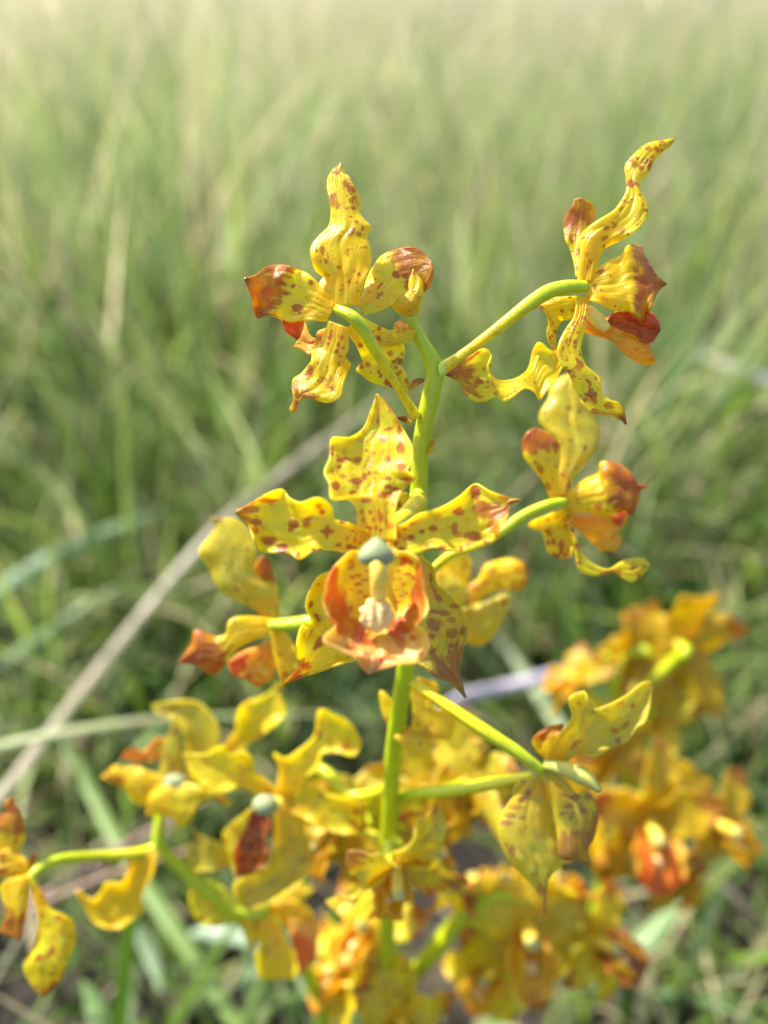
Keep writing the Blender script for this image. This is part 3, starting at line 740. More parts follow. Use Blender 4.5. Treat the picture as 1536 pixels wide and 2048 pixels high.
tepal(f, 'lip', CB, [(925, 1010), (975, 1110), (1055, 1105), (1110, 1072), (1200, 1062), (1290, 1072), (1342, 1120), (1358, 1180)],
      [(905, 1190), (990, 1215), (1070, 1242), (1120, 1290), (1170, 1335), (1250, 1382), (1310, 1384), (1326, 1360), (1240, 1302), (1240, 1270), (1312, 1250), (1358, 1180)],
      127, [0, -0.5, 0, 1.5], mat=M_LIP, cup=1.8, spots=5, ssize=0.4, tip=(0.63, 1.2), res=(76, 36), ruf=0.3)
tepal(f, 'lip_lobe', CB, [(1052, 1130), (1075, 1090), (1130, 1068), (1220, 1062), (1290, 1075), (1340, 1118), (1358, 1180)],
      [(1055, 1140), (1100, 1165), (1160, 1190), (1220, 1215), (1250, 1250), (1305, 1255), (1358, 1185)], 125.6, [1.0, 0.2, 0.2, 0.6], mat=M_LIPRED, cup=0.4, crump=0.3, spots=6, ssize=0.5, res=(50, 26), ruf=0.2)
tepal(f, 'petal', CB, [(930, 880), (980, 830), (1050, 780), (1130, 740), (1168, 682), (1210, 680), (1250, 690), (1262, 740), (1300, 790), (1330, 850), (1396, 910)],
      [(925, 1000), (1000, 1022), (1070, 1062), (1130, 1072), (1180, 1072), (1230, 1120), (1260, 1132), (1290, 1080), (1320, 1010), (1350, 950), (1396, 910)],
      124.5, [0.5, -0.6, -1.5, -0.5, 1.0], mat=M_TEPB, cup=0.81, tilt=-0.6, spots=19, tip=(0.50, 1.0), tone=0.5, ruf=1.25, res=HI)
tepal(f, 'sepal', CB, [(868, 985), (850, 1100), (800, 1180), (760, 1260), (748, 1320), (770, 1380), (820, 1440), (860, 1540), (900, 1620), (970, 1672), (1060, 1692), (1130, 1712), (1156, 1738)],
      [(940, 985), (930, 1080), (910, 1190), (890, 1300), (920, 1390), (1000, 1465), (1010, 1550), (1060, 1592), (1120, 1612), (1150, 1660), (1156, 1738)],
      124, [0.5, -1.5, -2.5, -1.5, 0], mat=M_TEPB, cup=0.63, tilt=1.0, spots=84, ssize=0.45, tip=(0.88, 0.6), ruf=1.25, res=HI)
tepal(f, 'sepal', CB, [(872, 900), (888, 730), (888, 640), (930, 580), (1000, 530), (1080, 480), (1122, 430), (1160, 360), (1160, 290), (1155, 210), (1200, 150), (1270, 90), (1350, 65), (1442, 54)],
      [(965, 890), (990, 780), (1030, 700), (1100, 662), (1180, 622), (1252, 560), (1287, 480), (1270, 410), (1240, 360), (1240, 310), (1290, 250), (1312, 200), (1372, 130), (1420, 92), (1442, 54)],
      124.5, [0.5, -1.0, -1.0, 0.5, 1.5], mat=M_TEPB, cup=0.90, tilt=-0.5, spots=65, ssize=0.45, tip=None, tone=0.35, ruf=1.25, res=HI)
pxtube(f, 'pedicel', CB, [(915, 925, 125), (860, 925, 124.6), (790, 932, 124.4), (700, 955, 124.2), (600, 1018, 124), (480, 1108, 124), (350, 1210, 124.4), (200, 1322, 125.4), (60, 1418, 126.5)],
       [12, 15, 14.5, 13.5, 11.5, 10.5, 10, 10, 13], M_PED, nseg=80, nring=18, ribs=0.05)
pxtube(f, 'column', CB, [(940, 1060, 126), (985, 1120, 126), (1040, 1170, 126)], [10, 14, 11], M_COLUMN, nseg=16, nring=12)

# ---- flower 3: the large face-on flower
ZM = 113
f = flower(MAIN, CC, 880, 690, ZM, 'largest flower facing the viewer with speckled petals and orange-red lip')
tepal(f, 'sepal', CC, [(700, 770), (630, 800), (590, 870), (580, 930), (602, 980), (560, 1010), (545, 1060), (538, 1130), (558, 1170), (520, 1212), (488, 1250)],
      [(820, 780), (800, 900), (740, 1000), (720, 1030), (740, 1070), (770, 1120), (795, 1150), (720, 1172), (640, 1202), (560, 1226), (488, 1254)],
      117, [-1, 0, 1.0, 0, 2], cup=-1.6, tilt=1.2, spots=15, ssize=0.6, tip=(0.86, 0.5), res=HI, ruf=1.3)
tepal(f, 'sepal', CC, [(960, 760), (1050, 960), (1080, 1030), (1098, 1100), (1060, 1160), (1090, 1190), (1130, 1222), (1190, 1242), (1232, 1282), (1262, 1315)],
      [(1040, 690), (1120, 750), (1140, 830), (1190, 870), (1240, 930), (1272, 1020), (1252, 1100), (1232, 1180), (1242, 1240), (1262, 1312)],
      117, [-1, 0.5, 1.5, 0.5, 1], mat=M_TEPG, cup=-1.2, tilt=0.8, spots=16, ssize=0.5, tip=(0.66, 0.75), res=HI, ruf=0.6,  # shade on this sepal painted in by the duller tepal colour
      px_spots=[(1125, 1000, 34, 28), (1200, 980, 24, 14), (1205, 1035, 28, 22), (1250, 1025, 12, 20), (1170, 950, 24, 12), (1110, 1050, 18, 12), (1200, 1092, 18, 10), (1160, 1165, 14, 20), (1110, 1112, 26, 16), (1112, 800, 9, 24), (1215, 920, 26, 10), (1120, 945, 22, 10)])
tepal(f, 'sepal', CC, [(800, 640), (800, 530), (780, 480), (740, 460), (690, 466), (680, 400), (658, 350), (680, 290), (690, 208), (760, 205), (820, 170), (850, 110), (882, 18)],
      [(965, 640), (962, 540), (972, 470), (1002, 420), (1052, 375), (1012, 345), (1032, 310), (1032, 240), (1002, 180), (972, 130), (942, 80), (912, 40), (884, 18)],
      ZM, [0, 0.5, 2.5, 4.5, 5.0], cup=-1.8, spots=4, ssize=0.5, tip=(0.97, 0.3), res=HI, ruf=1.3,
      px_spots=[(705, 410, 18, 18), (740, 370, 12, 8), (795, 392, 32, 11), (830, 375, 12, 14), (920, 450, 34, 14), (930, 412, 15, 8), (988, 330, 22, 16), (988, 250, 18, 22), (1012, 380, 26, 8), (775, 440, 18, 9), (840, 472, 24, 10), (855, 520, 10, 9),
                (815, 520, 9, 9), (900, 545, 12, 20), (925, 560, 8, 12), (942, 580, 18, 16), (850, 592, 14, 9), (880, 590, 9, 12), (822, 555, 8, 8), (745, 300, 28, 12), (800, 300, 22, 12), (870, 270, 9, 14), (720, 330, 14, 10), (912, 215, 18, 10),
                (930, 300, 14, 16), (932, 380, 17, 9), (880, 355, 16, 8), (850, 360, 8, 12), (900, 600, 10, 8), (960, 420, 14, 9), (980, 170, 10, 22), (690, 260, 8, 20), (868, 555, 7, 10), (890, 520, 6, 12)])
tepal(f, 'petal', CC, [(850, 600), (770, 570), (702, 550), (690, 500), (660, 470), (620, 460), (560, 480), (510, 460), (480, 424), (420, 440), (350, 480), (278, 520)],
      [(830, 700), (750, 692), (680, 682), (610, 686), (550, 722), (500, 696), (430, 696), (380, 682), (350, 620), (330, 570), (278, 522)],
      ZM, [0, 0.0, 0.8, 2.0, 1.5], cup=-1.6, tilt=0.8, spots=3, ssize=0.35, res=HI, ruf=1.35, tip=(0.86, 0.9),
      px_spots=[(530, 570, 22, 22), (518, 595, 12, 10), (585, 565, 17, 18), (650, 520, 13, 11), (635, 488, 15, 9), (672, 605, 10, 28), (672, 603, 32, 9), (550, 705, 11, 14), (365, 562, 26, 16), (360, 600, 16, 18), (480, 672, 22, 20), (430, 640, 40, 18),
                (720, 662, 12, 8), (758, 630, 10, 8), (765, 670, 12, 14), (790, 640, 8, 9), (800, 612, 9, 7), (740, 560, 16, 8), (812, 650, 8, 9), (780, 600, 6, 6), (790, 672, 7, 6), (350, 510, 40, 14), (420, 470, 40, 10), (610, 682, 10, 5), (640, 682, 12, 4)])
tepal(f, 'petal', CC, [(920, 600), (1000, 570), (1060, 530), (1120, 515), (1180, 490), (1240, 450), (1300, 400), (1360, 430), (1430, 456), (1492, 470)],
      [(930, 705), (1020, 702), (1090, 682), (1140, 672), (1230, 692), (1320, 666), (1380, 642), (1410, 590), (1440, 540), (1452, 490), (1492, 472)],
      ZM, [0, 0.3, 1.0, 2.2, 1.0], cup=-1.6, tilt=-0.8, spots=2, ssize=0.35, res=HI, ruf=1.35, tip=(0.88, 0.8),
      px_spots=[(1230, 520, 25, 17), (1122, 590, 18, 15), (1215, 590, 14, 28), (1075, 605, 12, 10), (1025, 630, 15, 11), (1025, 570, 8, 10), (1290, 625, 34, 24), (1350, 650, 15, 11), (1242, 680, 8, 18), (1330, 510, 40, 34), (1400, 520, 40, 40),
                (1380, 580, 30, 30), (1400, 615, 16, 14), (1160, 674, 18, 8), (1100, 668, 10, 6), (990, 682, 14, 9), (978, 620, 12, 14), (1000, 592, 9, 9), (965, 655, 8, 12), (1000, 640, 7, 6), (1050, 560, 5, 5), (1300, 440, 24, 30), (1270, 660, 10, 10)])
# lip: spotted throat, two upright red lobes, ruffled front, callus
tepal(f, 'lip', CC, [(770, 688), (728, 726), (690, 770), (665, 840), (655, 910), (674, 965), (706, 1005), (664, 1048), (658, 1072), (690, 1094), (724, 1110), (790, 1140), (815, 1180), (848, 1212)],
      [(1010, 688), (1062, 726), (1080, 800), (1091, 870), (1101, 935), (1076, 982), (1058, 1010), (1090, 1032), (1104, 1072), (1098, 1120), (1052, 1162), (980, 1166), (905, 1190), (852, 1212)],
      109.5, [2.5, 3.0, 3.0, 2.0, -1.0, -2.2, -1.0], mat=M_LIPMAIN, cup=-3.2, spots=0, res=(130, 90), ruf=0.7, crump=0.35, tone_v=[1.2, 1.2, 1.2, 1.0, 0.3, 0.1, 0],
      px_spots=[(770, 730, 14, 9), (780, 745, 9, 8), (800, 790, 16, 6), (776, 800, 10, 8), (830, 810, 18, 4), (800, 828, 18, 6), (770, 760, 14, 7), (812, 862, 14, 6), (832, 880, 13, 6), (1005, 722, 20, 13), (995, 742, 14, 9), (1015, 785, 17, 7), (1000, 827, 13, 8),
                (975, 772, 18, 4), (958, 805, 6, 5), (968, 852, 12, 5), (985, 880, 8, 6), (975, 905, 18, 5), (985, 805, 7, 5), (970, 835, 6, 4), (1010, 865, 9, 4), (955, 880, 6, 4), (840, 770, 10, 4), (1030, 735, 8, 12), (1040, 800, 8, 10), (770, 850, 6, 5), (845, 720, 6, 8),
                (690, 800, 30, 62), (700, 880, 44, 80), (722, 950, 46, 60), (760, 1010, 52, 42), (800, 1050, 50, 22), (828, 1078, 62, 15), (1066, 800, 14, 70), (1062, 890, 30, 70), (1044, 950, 38, 44), (1000, 1000, 48, 34), (965, 1035, 34, 26), (985, 1080, 24, 26), (830, 1000, 40, 30), (935, 1000, 26, 24), (840, 1130, 24, 8), (930, 1150, 40, 7), (1040, 1060, 14, 10), (770, 1100, 22, 8), (1000, 1130, 20, 8), (1070, 1130, 12, 10)])
blob(f, 'callus', px1(CC, 882, 960, 108.6), CX * 0.0024, CY * 0.0024, CZ * 0.0012, M_CALLUS,
     shape=lambda X, Y, Z: (X * (1 + 0.10 * np.cos(9 * np.arctan2(Y, X))) , Y * (1 + 0.08 * np.sin(7 * np.arctan2(Y, X))), Z + 0.16 * np.cos(11 * X)), n=(26, 60))
pxtube(f, 'column', CC, [(884, 690, 109), (890, 735, 107.2), (895, 800, 107), (892, 872, 109)], [18, 19, 19, 17], M_COLUMN, nseg=24, nring=18)
blob(f, 'anther_cap', px1(CC, 880, 705, 103), CX * 0.00245, CY * 0.0023, CZ * 0.0022, M_CAP,
     shape=lambda X, Y, Z: (X * (1 - 0.55 * np.clip(Y, 0, 1) ** 1.5) * (1 + 0.12 * np.clip(-Y, 0, 1)), np.where(Y < 0, 0.72 * Y, 1.05 * Y) + 0.42 * (Y < 0) * np.exp(-(X / 0.30) ** 2) * np.clip(-Y, 0, 1), Z), n=(36, 56))
pxtube(f, 'pedicel', CC, [(885, 650, 116), (950, 590, 120), (1010, 530, 124), (1045, 490, 128), (1062, 470, 131)], [13, 16, 17, 17, 17], M_PED, nseg=30, nring=16, ribs=0.05)

# ---- flower 4: right, seen from behind and above
Z4 = 143
f = flower(MAIN, CD, 880, 810, Z4, 'flower on an arching green stalk below the side-view flower')
tepal(f, 'sepal', CD, [(830, 790), (830, 690), (850, 600), (855, 500), (820, 410), (740, 330), (738, 260), (788, 170), (800, 100), (850, 50), (930, 10), (955, -30)],
      [(925, 790), (932, 680), (982, 610), (1042, 540), (1092, 450), (1107, 370), (1082, 290), (1062, 220), (1012, 160), (985, 90), (965, 20), (957, -30)],
      Z4, [0, 0.5, 1.5, 3, 5], cup=1.8, spots=30, ssize=0.55, mat=M_TEPG, res=(70, 30))
tepal(f, 'petal', CD, [(800, 790), (760, 690), (690, 600), (640, 530), (628, 440), (660, 380), (702, 358)], [(870, 790), (852, 680), (852, 600), (862, 520), (842, 440), (790, 385), (704, 358)],
      Z4 - 2, [1.5, 0, -1, 0], cup=1.5, spots=12, tip=(0.6, 0.8), res=(60, 26))
tepal(f, 'lip', CD, [(920, 860), (1000, 895), (1100, 885), (1200, 872), (1262, 862), (1275, 900), (1245, 960), (1205, 1000), (1238, 1040), (1192, 1118)],
      [(935, 950), (1000, 1012), (1040, 1040), (1062, 1070), (1100, 1102), (1150, 1112), (1190, 1118)], Z4 + 3, [-2, 0, 1], mat=M_LIP, cup=1.2, spots=4, res=(54, 24), ruf=0.3)
tepal(f, 'lip_lobe', CD, [(1180, 900), (1200, 880), (1240, 868), (1268, 872)], [(1190, 940), (1220, 960), (1250, 940), (1270, 880)], Z4 + 2, [0, 0], mat=M_LIPRED, spots=0, res=(20, 12), ruf=0.1)
tepal(f, 'sepal', CD, [(880, 850), (760, 900), (668, 940), (680, 970), (742, 990), (770, 1060), (790, 1120), (860, 1155)], [(915, 860), (930, 960), (947, 1060), (940, 1110), (930, 1140), (900, 1152), (862, 1157)],
      Z4 + 1, [-1, 1, 1, 2], cup=-2.0, spots=30, ssize=0.45, tone=0.3, res=(54, 26))
tepal(f, 'sepal', CD, [(885, 840), (918, 980), (948, 1070), (958, 1160), (980, 1232), (1050, 1262), (1120, 1262), (1190, 1245), (1260, 1290), (1310, 1302), (1362, 1260), (1412, 1198)],
      [(930, 850), (948, 990), (975, 1080), (1012, 1150), (1080, 1200), (1160, 1222), (1230, 1180), (1300, 1160), (1370, 1160), (1412, 1196)],
      Z4 - 1, [1, -1, -1, 0, 1], cup=1.2, tilt=0.8, spots=27, ssize=0.4, res=(70, 20), ruf=0.4)
tepal(f, 'petal', CD, [(885, 800), (950, 722), (1020, 670), (1098, 632), (1108, 570), (1160, 562), (1230, 580), (1292, 630), (1332, 690), (1397, 715)],
      [(895, 855), (980, 872), (1060, 882), (1140, 902), (1200, 882), (1260, 862), (1300, 892), (1322, 850), (1342, 800), (1352, 740), (1397, 717)],
      Z4 - 1.5, [1, 0, -1.5, -0.5, 1], cup=1.8, spots=9, tip=(0.50, 1.0), tone=0.4, res=(70, 30))
pxtube(f, 'pedicel', CD, [(885, 808, 142), (850, 815, 141.5), (780, 832, 141), (680, 872, 141), (590, 925, 140.5), (500, 992, 140), (350, 1075, 140), (180, 1140, 141), (60, 1240, 142), (-30, 1300, 143)], [9, 10.5, 11, 11, 10.5, 9.5, 9, 8.5, 8.5, 9], M_PEDG, nseg=50, nring=14, ribs=0.05)

# ---- flower 5: half hidden behind the large flower
Z5 = 166
f = flower(MAIN, CD, 270, 1420, Z5, 'blurred flower half hidden behind the large face-on flower')
tepal(f, 'petal', CD, [(250, 1450), (290, 1340), (360, 1280), (400, 1200), (480, 1170), (560, 1158), (640, 1190), (662, 1260)], [(310, 1450), (420, 1380), (500, 1350), (580, 1355), (640, 1340), (662, 1262)], Z5, [0, 0, -1, -1], cup=1.5, tip=(0.8, 0.6), tone=0.7, res=LO)
tepal(f, 'sepal', CD, [(250, 1450), (330, 1440), (420, 1420), (500, 1380), (562, 1380)], [(270, 1660), (340, 1692), (400, 1682), (460, 1620), (500, 1550), (540, 1460), (562, 1384)], Z5 + 1, [0, 0, 1], cup=1.5, spots=6, mat=M_TEPG, res=LO)
tepal(f, 'sepal', CD, [(95, 1240), (88, 1300), (130, 1380), (200, 1420), (290, 1450)], [(105, 1235), (170, 1240), (240, 1290), (302, 1350), (300, 1445)], Z5 - 2, [0, -1, 0], cup=1.2, mat=M_TEPG, spots=6, res=LO)
tepal(f, 'petal', CD, [(240, 1440), (160, 1330), (130, 1200), (140, 1120)], [(300, 1440), (300, 1300), (315, 1180), (250, 1100), (145, 1118)], Z5 + 3, [0, 1, 1], cup=1.2, spots=24, ssize=0.5, tone=0.5, res=LO)
pxtube(f, 'pedicel', CD, [(280, 1430, 167), (150, 1480, 164), (20, 1620, 156), (-60, 1760, 151)], [9, 9, 9, 9], M_PEDG, nseg=30, nring=12)

# ---- flower 6: left of the large flower
Z6 = 152
f = flower(MAIN, CC, 440, 1000, Z6, 'flower turned sideways beside the straw blade with a broad glossy upper sepal')
tepal(f, 'petal', CC, [(410, 960), (370, 870), (350, 790), (370, 730), (400, 708)], [(465, 980), (462, 880), (442, 790), (422, 730), (402, 708)], Z6 + 2, [-1, 0, 1], cup=1.2, tip=(0.55, 0.8), spots=12, res=LO)
tepal(f, 'sepal', CC, [(430, 1010), (360, 935), (300, 903), (230, 870), (190, 820), (160, 750), (122, 690), (172, 620), (195, 580), (172, 548)],
      [(470, 1000), (462, 920), (432, 850), (380, 800), (355, 750), (372, 680), (350, 610), (300, 560), (240, 544), (174, 546)], Z6, [0, -1, -1.5, 0], cup=2.0, tilt=-1, spots=18, ssize=0.5, res=(60, 28), mat=M_TEPG)
tepal(f, 'lip', CC, [(430, 1060), (370, 1095), (310, 1115), (252, 1160), (268, 1212), (312, 1212), (345, 1235)], [(450, 1080), (448, 1150), (446, 1210), (425, 1240), (372, 1262), (352, 1250), (347, 1237)], Z6 + 3, [-1, 0, 1], mat=M_LIP, cup=1, spots=8, tip=(0.75, 0.5), res=LO)
tepal(f, 'lip_lobe', CC, [(330, 1120), (290, 1130), (252, 1165), (268, 1212)], [(335, 1130), (325, 1160), (318, 1195), (272, 1214)], Z6 + 1, [0, 0], mat=M_LIPRED, spots=0, res=(20, 12))
tepal(f, 'sepal', CC, [(430, 1020), (438, 1090), (450, 1160), (468, 1220), (476, 1275)], [(470, 1020), (520, 1070), (547, 1140), (542, 1200), (505, 1240), (478, 1275)], Z6, [0, 0, 1], cup=-1.4, tilt=1.5, spots=9, tone=0.7, res=LO)
tepal(f, 'petal', CC, [(450, 980), (380, 968), (290, 968), (250, 990), (240, 1040), (190, 1050), (108, 1023), (90, 1080), (36, 1160)], [(450, 1040), (370, 1062), (290, 1102), (250, 1142), (212, 1202), (170, 1212), (110, 1172), (62, 1166), (36, 1162)],
      Z6 - 2, [1.5, 0, -0.5, 0], cup=1.6, spots=12, tip=(0.5, 0.8), tone=0.3, res=(60, 26))
pxtube(f, 'pedicel', CC, [(432, 1002, 150), (480, 1002, 149), (540, 998, 148), (600, 990, 147), (750, 985, 146), (900, 980, 145), (1010, 940, 143)], [11, 14, 14, 13, 12, 11, 11], M_PEDG, nseg=50, nring=14, ribs=0.06)

# ---- flower 7: lower left of the main stem with a withered maroon lip
Z7 = 172
f = flower(MAIN, CE, 970, 650, Z7, 'flower with a dark maroon withered lip inside a yellow bowl of sepals')
tepal(f, 'sepal', CE, [(930, 690), (970, 520), (938, 425), (1000, 450), (1080, 400), (1150, 330), (1172, 205), (1250, 228), (1330, 270), (1392, 370)],
      [(1050, 690), (1100, 560), (1170, 500), (1190, 430), (1270, 425), (1342, 442), (1370, 420), (1392, 376)], Z7, [0, -1, -2, -2], cup=-1.8, spots=24, ssize=0.5, tip=None, res=(60, 26))
tepal(f, 'petal', CE, [(990, 640), (900, 560), (840, 520), (832, 450), (790, 418), (720, 430), (690, 388), (640, 400), (590, 430), (478, 428)],
      [(950, 680), (850, 632), (760, 602), (700, 622), (620, 602), (540, 562), (508, 500), (478, 432)], Z7 - 2, [1.5, 0, -1, 0], cup=-1.6, spots=24, ssize=0.7, res=(60, 26))
tepal(f, 'petal', CE, [(1010, 640), (1090, 598), (1140, 578), (1200, 630), (1280, 648), (1350, 660), (1402, 720), (1418, 790)], [(1010, 720), (1120, 772), (1180, 802), (1250, 832), (1330, 842), (1392, 832), (1418, 794)], Z7 - 1, [1, 0, -1, 0], cup=-1.4, spots=18, ssize=0.55, tip=(0.85, 0.5), res=(60, 26))
tepal(f, 'sepal', CE, [(950, 700), (940, 830), (930, 930), (900, 1010), (780, 1060), (735, 1100), (755, 1180), (818, 1228)], [(1040, 700), (1092, 780), (1122, 860), (1127, 960), (1102, 1060), (1022, 1132), (922, 1192), (822, 1228)],
      Z7 + 1, [0, 1, 0, -2], cup=-2.6, spots=21, ssize=0.6, mat=M_TEPG, res=(60, 26))
tepal(f, 'sepal', CE, [(850, 690), (722, 788), (678, 850), (708, 930), (738, 1060)], [(880, 720), (800, 830), (760, 900), (770, 1000), (742, 1060)], Z7 + 1, [0, 0, -1], cup=-1, spots=9, res=LO)
tepal(f, 'lip', CE, [(830, 710), (800, 800), (748, 890), (736, 970), (758, 1042), (800, 1055)], [(900, 710), (925, 790), (892, 860), (910, 920), (895, 1000), (804, 1055)], Z7 - 2, [1, 0, 0, 1], mat=M_LIPDARK, cup=-1.6, spots=18, ssize=0.7, res=LO)
blob(f, 'anther_cap', px1(CE, 895, 690, Z7 - 6), CX * 0.0028, CY * 0.0022, CZ * 0.0024, M_CAP)
blob(f, 'column', px1(CE, 940, 690, Z7 - 3), CX * 0.0025, CY * 0.0018, CZ * 0.003, M_COLUMN)
pxtube(f, 'pedicel', CE, [(990, 660, 174), (1080, 560, 176), (1160, 505, 175), (1230, 540, 173), (1290, 620, 172), (1400, 640, 170), (1530, 600, 165)], [10, 11, 11, 11, 10, 10, 10], M_PEDG, nseg=40, nring=12, ribs=0.05)

# ---- flower 11: shaded, right of the stem
Z11 = 142
f = flower(MAIN, CG, 650, 390, Z11, 'shaded pale flower drooping on a yellow stalk with greenish column showing')
tepal(f, 'petal', CG, [(690, 350), (640, 312), (628, 270), (660, 235), (700, 218)], [(720, 330), (725, 270), (745, 212), (702, 216)], Z11 + 3, [0, 1], spots=5, tip=(0.5, 0.5), tone=0.8, res=LO)
tepal(f, 'sepal', CG, [(660, 380), (700, 290), (740, 240), (780, 180), (768, 110), (828, 83), (836, 130), (870, 150), (940, 125), (1000, 90), (1050, 50), (1086, 46)],
      [(700, 395), (770, 345), (800, 325), (870, 333), (930, 300), (990, 280), (1032, 222), (1062, 200), (1082, 130), (1088, 48)], Z11, [0, -1, -1, 1], cup=-1.6, tilt=1, mat=M_TEPG, spots=18, ssize=0.6, res=(60, 28))
tepal(f, 'petal', CG, [(640, 420), (580, 430), (552, 460), (556, 515)], [(640, 440), (610, 450), (585, 480), (558, 517)], Z11 + 1, [0, 0], spots=4, ssize=0.4, mat=M_TEPG, res=LO)
tepal(f, 'sepal', CG, [(630, 410), (590, 450), (530, 520), (494, 590), (500, 660), (540, 740), (600, 800), (650, 860), (672, 935)], [(670, 400), (692, 530), (722, 620), (742, 720), (742, 750), (692, 800), (682, 850), (674, 935)],
      Z11, [0, -1, -1, 0.5], cup=1.8, mat=M_TEPG, spots=10, ssize=0.5, tip=(0.85, 0.6), res=(70, 30), ruf=0.4, px_spots=[(560, 530, 30, 10), (540, 560, 26, 9), (590, 500, 20, 10), (525, 590, 24, 10), (585, 570, 14, 8), (610, 470, 10, 14), (550, 700, 10, 30)])
tepal(f, 'petal', CG, [(655, 385), (682, 470), (702, 540), (720, 620), (730, 720), (790, 730), (852, 745)], [(690, 370), (760, 430), (800, 480), (842, 463), (872, 520), (878, 580), (862, 650), (842, 690), (854, 745)],
      Z11 - 2, [1, 0, -1, 0], cup=1.6, mat=M_TEPG, spots=8, ssize=0.5, tip=(0.55, 0.55), res=(60, 28), px_spots=[(742, 480, 18, 7), (790, 492, 24, 9), (765, 525, 20, 9), (840, 490, 16, 14)])
pxtube(f, 'column', CG, [(680, 365, Z11 - 1), (760, 385, Z11 - 3), (830, 415, Z11 - 5), (885, 462, Z11 - 6)], [11, 15, 18, 7], simple_mat('column_greenish', (0.50, 0.46, 0.06), (0.40, 0.40, 0.09), 300, 0.7), nseg=30, nring=16)
pxtube(f, 'pedicel', CG, [(660, 385, 141), (610, 348, 140.5), (560, 312, 140.5), (450, 240, 141), (300, 140, 143.5), (150, 40, 147.5)], [10, 13, 13.5, 12, 10.5, 11], M_PED, nseg=50, nring=16, ribs=0.07)
bract(MAIN, CG, [(150, 60), (165, 160), (150, 240), (92, 255), (130, 295), (160, 330)], [(190, 25), (265, 60), (250, 140), (320, 170), (310, 268), (250, 220), (230, 300), (165, 338)], 152, zo=[0, 0, 0], tip=None, res=LO, spots=8, tone=0.6, ruf=0.6)
bract(MAIN, CG, [(90, 120), (40, 80), (45, 150), (60, 190)], [(95, 140), (80, 190), (70, 210), (62, 195)], 154, zo=[0, 0], tip=None, tone=0.5)

# ================================================================== a whole flower in the round, for the blurred ones
M_CAP2 = simple_mat('anther_cap_olive', (0.50, 0.44, 0.12), (0.44, 0.40, 0.10), 300, 0.7)
M_LIP2 = simple_mat('column_plain_yellow', (0.82, 0.60, 0.06), (0.80, 0.52, 0.03), 300, 0.4, sss=0.2)
def unit(a):
    a = np.asarray(a, float); return a / np.linalg.norm(a)
def petal3(parent, name, c, d, n, length, width, a0, curl, mat, spots, ssize, tip, tone=0.0, ruf=0.8, twist=0.0, cupf=0.3, side_bend=0.0, prof=0.55):
    SEED[0] += 1; sd = SEED[0]
    nv, nu = 40, 18
    t = np.linspace(0, 1, nv); s = unit(np.cross(n, d))
    ang = a0 + curl * t ** 1.4
    dirs = np.cos(ang)[:, None] * d + np.sin(ang)[:, None] * n + (side_bend * t)[:, None] * s
    dirs /= np.linalg.norm(dirs, axis=1, keepdims=True)
    mid = c + np.cumsum(dirs, 0) * (length / nv) - dirs[0] * (length / nv)
    up = np.cos(ang)[:, None] * n - np.sin(ang)[:, None] * d
    tw = twist * t
    sv = np.cos(tw)[:, None] * s + np.sin(tw)[:, None] * up
    uv_ = np.cos(tw)[:, None] * up - np.sin(tw)[:, None] * s
    w = width * 0.5 * (0.30 + 0.70 * np.sin(np.pi * np.clip(t, 0, 1) ** (0.9 - 0.35 * (prof - 0.55))) ** 0.9) * np.clip((1 - t) / 0.16, 0, 1) ** 0.55
    r = np.random.default_rng(sd)
    w = w * (1 + 0.10 * np.sin(t * r.uniform(14, 22) + r.uniform(0, 6)))
    u = np.linspace(-1, 1, nu)[None, :] * np.ones((nv, 1)); v = t[:, None] * np.ones((1, nu))
    dz = cupf * w[:, None] * u ** 2
    for k in (-1, 1):
        wv = sum(np.sin(v * f + r.uniform(0, 6.3)) * a for f, a in ((9, 0.8), (18, 0.7), (27, 0.35)))
        dz = dz + ruf * 0.001 * wv * np.clip(k * u, 0, 1) ** 2 * np.clip(w[:, None] / 0.004, 0, 1)
    P = mid[:, None, :] + u[..., None] * w[:, None, None] * sv[:, None, :] + dz[..., None] * uv_[:, None, :]
    f = spot_field(P, u, v, spots, ssize, tip, sd)
    return sheet(name, P, mat, parent, f, np.full(u.shape, tone))

